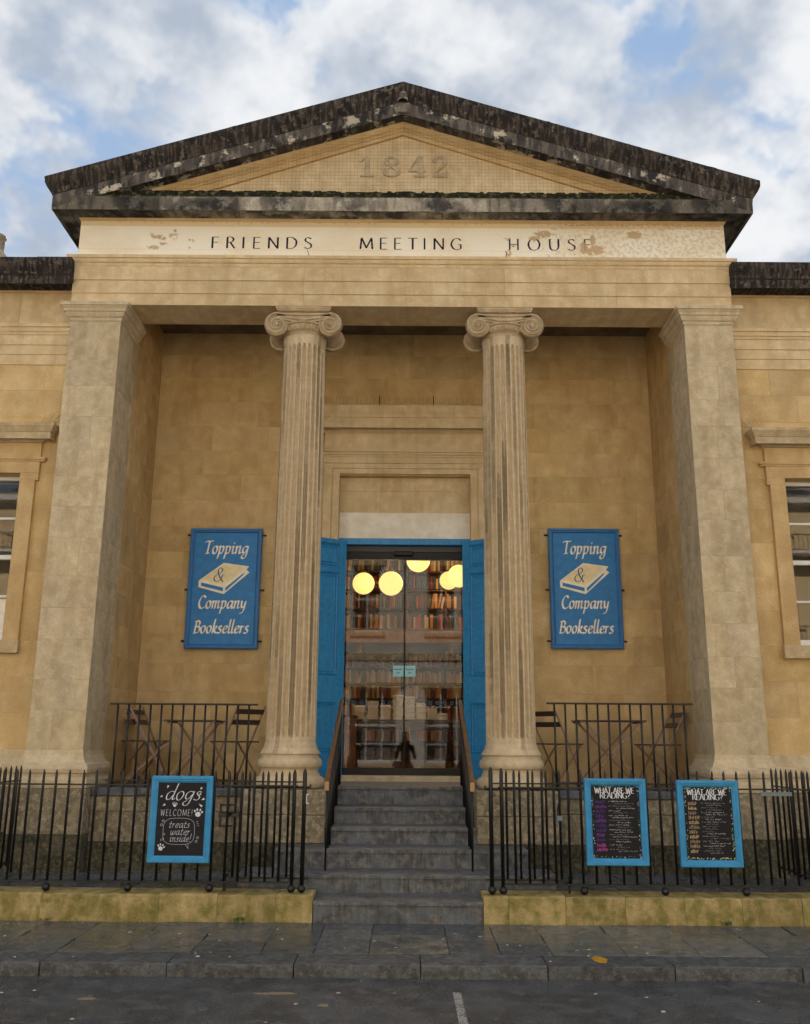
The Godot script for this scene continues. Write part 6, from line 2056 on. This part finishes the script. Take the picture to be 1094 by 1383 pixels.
# ------------------------------------------------------------------ houses across the street (seen mirrored in the glass)
func make_street_opposite():
	var pv := node(self, "opposite_pavement"); structure(pv)
	put(pv, "paving", boxmesh(Vector3(-40, -0.05, 10.35), Vector3(40, 0.10, 13.0), 0.01), M.slabs[0])
	put(pv, "kerb_edge", boxmesh(Vector3(-40, -0.05, 10.2), Vector3(40, 0.098, 10.349), 0.02), M.kerb)
	var mid := [[-1.48, -0.11, 0.92, 2.98], [0.64, 2.0, 0.92, 2.98], [-1.45, -0.62, 4.55, 6.5], [0.70, 1.55, 4.55, 6.5]]
	house("stone terraced house directly opposite, mirrored in the glass doors", -3.4, 3.3, 7.4, mid, M.limestone)
	var labels := ["stone terraced house opposite, mirrored in the left window", "stone terraced house opposite, mirrored in the right window", "outermost stone terraced house opposite on the left", "outermost stone terraced house opposite on the right"]
	var spans := [[-11.0, -3.42], [3.32, 11.0], [-19.0, -11.02], [11.02, 19.0]]
	for i in 4:
		var a: float = spans[i][0]
		var wins := []
		for fl in [[1.0, 3.1], [4.6, 6.6]]:
			for k in 3:
				var x := a + 1.0 + k * 2.35
				wins.append([x, x + 1.05, fl[0], fl[1]])
		house(labels[i], a, spans[i][1], 7.9 if i < 2 else 7.2, wins, M.honey if i < 2 else M.limestone)
		if i < 2:
			balconies(i)

# iron balconies and a bracket lamp on the two houses beside the middle one
func balconies(i: int):
	var s := -1 if i == 0 else 1
	for y in [4.1, 6.15]:
		var o := thing("iron_balcony", "%s iron balcony on the house opposite, mirrored in the %s window" % ["lower" if y < 5.0 else "upper", "left" if i == 0 else "right"], "balcony", Vector3(9.9 * s, y, 12.99), 0.0, "balconies opposite")
		put(o, "slab", boxmesh(Vector3(-1.1, -0.08, -0.45), Vector3(1.1, 0.0, 0.0), 0.01), M.limestone)
		put(o, "rail", boxmesh(Vector3(-1.1, 0.40, -0.44), Vector3(1.1, 0.43, -0.41), 0.004), M.iron)
		for k in 19:
			put(o, "bar", plain_bar(0.0, 0.41, 0.011), M.iron, Vector3(-1.08 + k * 0.12, 0, -0.425))

func house(label: String, x0: float, x1: float, h: float, wins: Array, stone: Material):
	var zf := 13.0
	var o := thing("terraced_house", label, "house", Vector3(0, 0, 0), 0.0, "terraced houses across the street")
	var xs := [x0, x1]
	var ys := [0.06, h]
	for w in wins:
		for v in [w[0], w[1]]:
			if not v in xs: xs.append(v)
		for v in [w[2], w[3]]:
			if not v in ys: ys.append(v)
	xs.sort()
	ys.sort()
	var st := begin()
	for i in xs.size() - 1:
		for j in ys.size() - 1:
			var cx: float = (xs[i] + xs[i + 1]) / 2.0
			var cy: float = (ys[j] + ys[j + 1]) / 2.0
			var hole := false
			for w in wins:
				if cx > w[0] and cx < w[1] and cy > w[2] and cy < w[3]:
					hole = true
			if not hole:
				box(st, Vector3(xs[i], ys[j], zf), Vector3(xs[i + 1], ys[j + 1], zf + 0.3), 0.0)
	put(o, "wall", finish(st), stone)
	put(o, "rear", boxmesh(Vector3(x0, 0.06, zf + 1.2), Vector3(x1, h, zf + 7.0), 0.0), M.honey)
	put(o, "room_back", boxmesh(Vector3(x0 + 0.02, 0.06, zf + 1.0), Vector3(x1 - 0.02, h, zf + 1.19), 0.0), M.room)
	st = begin()
	sweep(st, [Vector2(-0.3, h - 0.35), Vector2(0.06, h - 0.35), Vector2(0.10, h - 0.25), Vector2(0.28, h - 0.2), Vector2(0.3, h - 0.05), Vector2(0.36, h), Vector2(-0.3, h + 0.1)], [[Vector3(x0, 0, zf), Vector3(0, 0, -1)], [Vector3(x1, 0, zf), Vector3(0, 0, -1)]])
	put(o, "cornice", finish(st), M.limestone)
	put(o, "string_course", boxmesh(Vector3(x0, 3.75, zf - 0.07), Vector3(x1, 3.95, zf - 0.001), 0.01), M.pale)
	st = begin()
	quad(st, Vector3(x0, h + 0.05, zf + 0.2), Vector3(x1, h + 0.05, zf + 0.2), Vector3(x1, h + 1.6, zf + 3.5), Vector3(x0, h + 1.6, zf + 3.5), Vector3(0, 1, -1))
	quad(st, Vector3(x0, h + 0.05, zf + 6.9), Vector3(x1, h + 0.05, zf + 6.9), Vector3(x1, h + 1.6, zf + 3.5), Vector3(x0, h + 1.6, zf + 3.5), Vector3(0, 1, 1))
	put(o, "roof", finish(st), M.slate)
	for w in wins:
		var wd := node(o, "window")
		var a: float = w[0]
		var b: float = w[1]
		var y0: float = w[2]
		var y1: float = w[3]
		put(wd, "sill", boxmesh(Vector3(a - 0.1, y0 - 0.12, zf - 0.09), Vector3(b + 0.1, y0 - 0.001, zf + 0.1), 0.01), M.pale)
		put(wd, "surround", boxmesh(Vector3(a - 0.15, y1 + 0.001, zf - 0.06), Vector3(b + 0.15, y1 + 0.18, zf - 0.001), 0.01), M.pale)
		var zs := zf + 0.14
		st = begin()
		box(st, Vector3(a, y0, zs), Vector3(a + 0.055, y1, zs + 0.05), 0.0)
		box(st, Vector3(b - 0.055, y0, zs), Vector3(b, y1, zs + 0.05), 0.0)
		box(st, Vector3(a + 0.055, y0, zs), Vector3(b - 0.055, y0 + 0.09, zs + 0.05), 0.0)
		box(st, Vector3(a + 0.055, y1 - 0.06, zs), Vector3(b - 0.055, y1, zs + 0.05), 0.0)
		put(wd, "frame", finish(st), M.white)
		st = begin()
		var rows := 4
		for k in range(1, rows):
			var y := lerpf(y0, y1, float(k) / rows)
			var t := 0.03 if k == rows / 2 else 0.017
			box(st, Vector3(a + 0.055, y - t, zs + 0.005), Vector3(b - 0.055, y + t, zs + 0.04), 0.0)
		var cols := 3 if b - a > 0.95 else 2
		for k in range(1, cols):
			var x := lerpf(a, b, float(k) / cols)
			box(st, Vector3(x - 0.017, y0 + 0.09, zs + 0.006), Vector3(x + 0.017, y1 - 0.06, zs + 0.041), 0.0)
		put(wd, "glazing_bars", finish(st), M.white)
		put(wd, "pane", boxmesh(Vector3(a + 0.05, y0 + 0.08, zs + 0.02), Vector3(b - 0.05, y1 - 0.05, zs + 0.024), 0.0), M.window_glass)

# ------------------------------------------------------------------ small things
func make_small_things():
	# chimney and roof light above the wings
	var ch := thing("chimney", "stone chimney with a round pot behind the left parapet", "chimney", Vector3(-7.75, 6.6, -6.0))
	put(ch, "stack", boxmesh(Vector3(-0.5, 0.0, -0.4), Vector3(0.32, 3.72, 0.4), 0.02), M.weathered)
	var st := begin(true)
	lathe(st, [Vector2(0.17, 3.72), Vector2(0.14, 3.80), Vector2(0.13, 4.05), Vector2(0.16, 4.09), Vector2(0.15, 4.13), Vector2(0.11, 4.13), Vector2(0.10, 3.8)], Vector3(0.10, 0, 0), 16)
	put(ch, "pot", finish(st), M.plinth)
	var rl := thing("roof_hatch", "small dark roof hatch on the right wing beside the pediment", "roof hatch", Vector3(4.12, 6.86, -1.0))
	put(rl, "kerb", boxmesh(Vector3(-0.3, 0.0, -0.25), Vector3(0.22, 0.42, 0.25), 0.01), M.slate)
	put(rl, "lid", boxmesh(Vector3(-0.34, 0.42, -0.29), Vector3(0.26, 0.47, 0.29), 0.01), M.black)
	# wire spikes at the cornice corners and stubs of old fixings
	for e in [[Vector3(-3.80, 6.88, -0.12), -1], [Vector3(3.80, 6.88, -0.12), 1], [Vector3(3.82, 4.98, -0.14), 1], [Vector3(-3.8, 4.98, -0.14), -1]]:
		st = begin()
		for i in 7:
			var p: Vector3 = e[0] + Vector3(e[1] * 0.03 * i, 0, 0)
			bar(st, p, p + Vector3(-e[1] * (0.06 + 0.015 * (i % 3)), 0.08 + 0.02 * (i % 2), 0.03), 0.0014, -1.0, 3, false)
		bar(st, e[0], e[0] + Vector3(e[1] * 0.2, 0, 0), 0.003, -1.0, 4, false)
		var o := put(self, "bird_spikes", finish(st), M.net)
		var where := "above the " + ("left" if e[1] < 0 else "right") + (" wing parapet" if e[0].y > 6.0 else " window hood")
		tag(o, "thin wire bird spikes " + where, "bird spikes", "bird spikes")
	# road: worn bay line and paint remnants
	st = begin()
	var n := 14
	for i in n:
		var z0 := lerpf(2.99, 4.6, float(i) / n)
		var z1 := lerpf(2.99, 4.6, float(i + 1) / n)
		var xa := 0.432 + 0.006 * i / n
		quad(st, Vector3(xa - 0.026, 0.004, z0), Vector3(xa + 0.026, 0.004, z0), Vector3(xa + 0.027, 0.004, z1), Vector3(xa - 0.027, 0.004, z1), Vector3.UP)
	structure(put(self, "road_marking", finish(st), M.road_paint))
	var rg := RandomNumberGenerator.new()
	rg.seed = 12
	var py := put(self, "yellow_paint_mark", patch(Vector3(1.47, 0.0885, 2.46), 0.05, 0.12, 7, 0.2, 0.004, rg), M.yellow_paint)
	structure(py)
	for e in [[-0.71, 3.05, 0.15, 0.022], [-0.405, 3.305, 0.032, 0.03], [-1.9, 3.2, 0.05, 0.02]]:
		structure(put(self, "paint_remnant", patch(Vector3(e[0], 0.0, e[1]), e[2], e[3], 11, 0.35, 0.004, rg), M.litter_tan))
	# scraps blown along the kerb
	st = begin()
	for i in 60:
		var on_road := rg.randf() < 0.5
		var z := rg.randf_range(2.72, 4.0) if on_road else rg.randf_range(1.33, 2.6)
		var y := 0.003 if on_road else lerpf(0.112, 0.093, (z - 1.3) / 1.35)
		var x := rg.randf_range(-3.2, 3.2)
		var s := rg.randf_range(0.004, 0.013)
		var xf := Transform3D(Basis(Vector3.UP, rg.randf() * TAU) * Basis(Vector3.RIGHT, rg.randf_range(-0.25, 0.25)), Vector3(x, y + 0.004, z))
		box(st, Vector3(-s, -0.0015, -s * 0.6), Vector3(s, 0.0015, s * 0.6), 0.0, xf)
	var lt := put(self, "litter_specks", finish(st), M.litter)
	stuff(lt)
	tag(lt, "pale specks of litter scattered on pavement and road", "litter")
	# weeds in the joints
	for e in [[-1.27, 0.112, 1.325, 0.05, "small weed on the pavement below the dogs chalkboard"], [2.76, 0.112, 1.325, 0.055, "bright green weed on the pavement at the right low wall"], [-2.33, 0.325, 1.02, 0.06, "leafy weed on the low wall left of the dogs chalkboard"], [-1.96, 0.325, 1.0, 0.05, "leafy weed on the low wall under the dogs chalkboard"], [1.70, 0.325, 1.02, 0.045, "tiny weed on the right low wall under the purple-listed chalkboard"], [-2.9, 0.112, 1.32, 0.03, "tiny weed on the pavement near the left edge"]]:
		st = begin()
		for i in 16:
			var a := rg.randf() * TAU
			var l: float = e[3] * rg.randf_range(0.6, 1.3)
			var b := Vector3(e[0] + rg.randf_range(-0.05, 0.05), e[1] - 0.004, e[2] + rg.randf_range(0.0, 0.015))
			var d := Vector3(cos(a), 0, absf(sin(a)) * 0.6)
			var m1 := b + d * l * 0.45 + Vector3.UP * l * 0.7
			var tip := b + d * l + Vector3.UP * l * 0.6
			var sd := d.cross(Vector3.UP).normalized() * l * 0.14
			tri(st, b - sd * 0.3, m1 - sd, m1 + sd, Vector3.UP)
			tri(st, m1 - sd, m1 + sd, tip, Vector3.UP)
		var o := put(self, "weed", finish(st), M.weed)
		tag(o, e[4], "weed", "weeds at the wall")
	make_photographer()

# the person who takes the picture, mirrored in the door: dark top, pale bag, both hands raised to a phone
func make_photographer():
	var o := thing("person", "person in a dark top with a pale bag, mirrored small in the glass door", "person", Vector3(0.10, 0.0, 9.92))
	# joints: [from, to, radius from, radius to], feet on the road, facing the building (-z)
	var bones := [
		[Vector3(-0.10, 0.07, 0.02), Vector3(-0.10, 0.46, 0.0), 0.045, 0.058], [Vector3(-0.10, 0.46, 0.0), Vector3(-0.085, 0.86, 0.0), 0.06, 0.085],
		[Vector3(0.10, 0.07, 0.02), Vector3(0.10, 0.46, 0.0), 0.045, 0.058], [Vector3(0.10, 0.46, 0.0), Vector3(0.085, 0.86, 0.0), 0.06, 0.085],
		[Vector3(-0.10, 0.045, 0.04), Vector3(-0.12, 0.035, -0.14), 0.045, 0.035], [Vector3(0.10, 0.045, 0.04), Vector3(0.12, 0.035, -0.14), 0.045, 0.035],
		[Vector3(-0.06, 0.92, 0.0), Vector3(0.06, 0.92, 0.0), 0.12, 0.12], [Vector3(0, 0.95, 0.0), Vector3(0, 1.15, 0.01), 0.115, 0.11], [Vector3(0, 1.15, 0.01), Vector3(0, 1.34, 0.0), 0.12, 0.11],
		[Vector3(-0.13, 1.38, 0.01), Vector3(0.13, 1.38, 0.01), 0.062, 0.062], [Vector3(0, 1.40, 0.0), Vector3(0, 1.50, -0.01), 0.052, 0.048],
		[Vector3(-0.17, 1.38, 0.0), Vector3(-0.23, 1.14, -0.05), 0.052, 0.042], [Vector3(-0.23, 1.14, -0.05), Vector3(-0.075, 1.49, -0.285), 0.041, 0.028],
		[Vector3(0.17, 1.38, 0.0), Vector3(0.23, 1.14, -0.05), 0.052, 0.042], [Vector3(0.23, 1.14, -0.05), Vector3(0.075, 1.49, -0.285), 0.041, 0.028],
		[Vector3(0, 1.555, 0.0), Vector3(0, 1.635, 0.0), 0.066, 0.082]]
	# palms and fingers closing on the phone
	for s in [-1, 1]:
		bones.append([Vector3(s * 0.072, 1.50, -0.295), Vector3(s * 0.060, 1.555, -0.325), 0.026, 0.024])
		for f in 4:
			var y: float = 1.535 + f * 0.018
			bones.append([Vector3(s * 0.062, y, -0.33), Vector3(s * 0.047, y + 0.01, -0.358), 0.0095, 0.009])
			bones.append([Vector3(s * 0.047, y + 0.01, -0.358), Vector3(s * 0.020, y + 0.012, -0.362), 0.009, 0.008])
		bones.append([Vector3(s * 0.058, 1.52, -0.315), Vector3(s * 0.018, 1.56, -0.328), 0.011, 0.009])
	var body := put(o, "body", net_mesh(bones, 0.02, 0.025), std(0.85, Color(0.11, 0.11, 0.13)))
	var head := [[Vector3(0, 1.59, -0.01), Vector3(0, 1.64, 0.0), 0.072, 0.088], [Vector3(0, 1.545, -0.035), Vector3(0, 1.56, -0.03), 0.046, 0.05], [Vector3(0, 1.60, -0.085), Vector3(0, 1.575, -0.10), 0.010, 0.015], [Vector3(-0.078, 1.585, 0.0), Vector3(-0.078, 1.61, 0.0), 0.014, 0.016], [Vector3(0.078, 1.585, 0.0), Vector3(0.078, 1.61, 0.0), 0.014, 0.016]]
	put(body, "face", net_mesh(head, 0.008, 0.012), std(0.6, Color(0.68, 0.52, 0.43)))
	var hair := [[Vector3(0, 1.665, 0.015), Vector3(0, 1.64, 0.04), 0.088, 0.09], [Vector3(0, 1.60, 0.06), Vector3(0, 1.52, 0.06), 0.065, 0.05]]
	put(body, "hair", net_mesh(hair, 0.012, 0.02), std(0.7, Color(0.08, 0.06, 0.05)))
	var ph := thing("phone", "dark phone held up by the mirrored person", "phone", Vector3(0.10, 1.575, 9.592))
	put(ph, "case", boxmesh(Vector3(-0.037, -0.075, -0.004), Vector3(0.037, 0.075, 0.004), 0.003), M.black)
	var bg := thing("shoulder_bag", "pale shoulder bag at the mirrored person's hip", "bag", Vector3(0.10, 0.0, 9.92))
	put(bg, "bag", net_mesh([[Vector3(-0.26, 0.98, -0.06), Vector3(-0.12, 0.98, -0.15), 0.07, 0.07], [Vector3(-0.26, 0.80, -0.06), Vector3(-0.12, 0.80, -0.15), 0.08, 0.08]], 0.02, 0.06), std(0.8, Color(0.62, 0.70, 0.78)))
	var st := begin()
	strap(st, Vector3(-0.25, 1.02, -0.08), Vector3(0.10, 1.445, -0.03), Vector3(0, 0, 1), 0.03, 0.006)
	put(bg, "shoulder_strap", finish(st), std(0.8, Color(0.62, 0.70, 0.78)))

# smooth union of tapered capsules, meshed as surface nets
func net_mesh(bones: Array, cell: float, blend: float) -> ArrayMesh:
	var lo := Vector3(1e9, 1e9, 1e9)
	var hi := -lo
	for b in bones:
		for k in 2:
			lo = lo.min(b[k] - Vector3.ONE * (b[2 + k] + cell * 2.0))
			hi = hi.max(b[k] + Vector3.ONE * (b[2 + k] + cell * 2.0))
	var nx := int((hi.x - lo.x) / cell) + 2
	var ny := int((hi.y - lo.y) / cell) + 2
	var nz := int((hi.z - lo.z) / cell) + 2
	var f := PackedFloat32Array()
	f.resize(nx * ny * nz)
	f.fill(1.0)
	for b in bones:
		var a: Vector3 = b[0]
		var d: Vector3 = b[1] - a
		var dd := maxf(d.length_squared(), 1e-9)
		var r0: float = b[2]
		var r1: float = b[3]
		var m := maxf(r0, r1) + blend + cell * 2.0
		var i0 := ((a.min(b[1]) - Vector3.ONE * m - lo) / cell).floor()
		var i1 := ((a.max(b[1]) + Vector3.ONE * m - lo) / cell).ceil()
		for z in range(maxi(0, int(i0.z)), mini(nz - 1, int(i1.z)) + 1):
			for y in range(maxi(0, int(i0.y)), mini(ny - 1, int(i1.y)) + 1):
				for x in range(maxi(0, int(i0.x)), mini(nx - 1, int(i1.x)) + 1):
					var p := lo + Vector3(x, y, z) * cell
					var t := clampf((p - a).dot(d) / dd, 0.0, 1.0)
					var s := (p - a - d * t).length() - lerpf(r0, r1, t)
					var q := (z * ny + y) * nx + x
					var o := f[q]
					var h := maxf(blend - absf(o - s), 0.0) / blend
					f[q] = minf(o, s) - h * h * blend * 0.25
	var st := begin(true)
	var ids := PackedInt32Array()
	ids.resize(nx * ny * nz)
	ids.fill(-1)
	var vs: Array[Vector3] = []
	for z in nz - 1:
		for y in ny - 1:
			for x in nx - 1:
				var c := Vector3.ZERO
				var cnt := 0
				var q := (z * ny + y) * nx + x
				var neg := 0
				for k in 8:
					if f[q + (k & 1) + ((k >> 1) & 1) * nx + (k >> 2) * nx * ny] < 0.0: neg += 1
				if neg == 0 or neg == 8:
					continue
				for e in [[0, 1], [2, 3], [4, 5], [6, 7], [0, 2], [1, 3], [4, 6], [5, 7], [0, 4], [1, 5], [2, 6], [3, 7]]:
					var ka: int = e[0]
					var kb: int = e[1]
					var va := f[q + (ka & 1) + ((ka >> 1) & 1) * nx + (ka >> 2) * nx * ny]
					var vb := f[q + (kb & 1) + ((kb >> 1) & 1) * nx + (kb >> 2) * nx * ny]
					if (va < 0.0) != (vb < 0.0):
						var pa := Vector3(ka & 1, (ka >> 1) & 1, ka >> 2)
						var pb := Vector3(kb & 1, (kb >> 1) & 1, kb >> 2)
						c += pa.lerp(pb, va / (va - vb))
						cnt += 1
				ids[q] = vs.size()
				vs.append(lo + (Vector3(x, y, z) + c / cnt) * cell)
	var stp := [1, nx, nx * ny]
	for z in range(1, nz - 1):
		for y in range(1, ny - 1):
			for x in range(1, nx - 1):
				var q := (z * ny + y) * nx + x
				for ax in 3:
					var inside := f[q] < 0.0
					if inside != (f[q + stp[ax]] < 0.0):
						var u: int = stp[(ax + 1) % 3]
						var w: int = stp[(ax + 2) % 3]
						var k := [ids[q], ids[q - u], ids[q - u - w], ids[q - w]]
						if k.min() < 0:
							continue
						var n := Vector3.ZERO
						n[ax] = 1.0 if inside else -1.0
						quad(st, vs[k[0]], vs[k[1]], vs[k[2]], vs[k[3]], n)
	return finish(st)
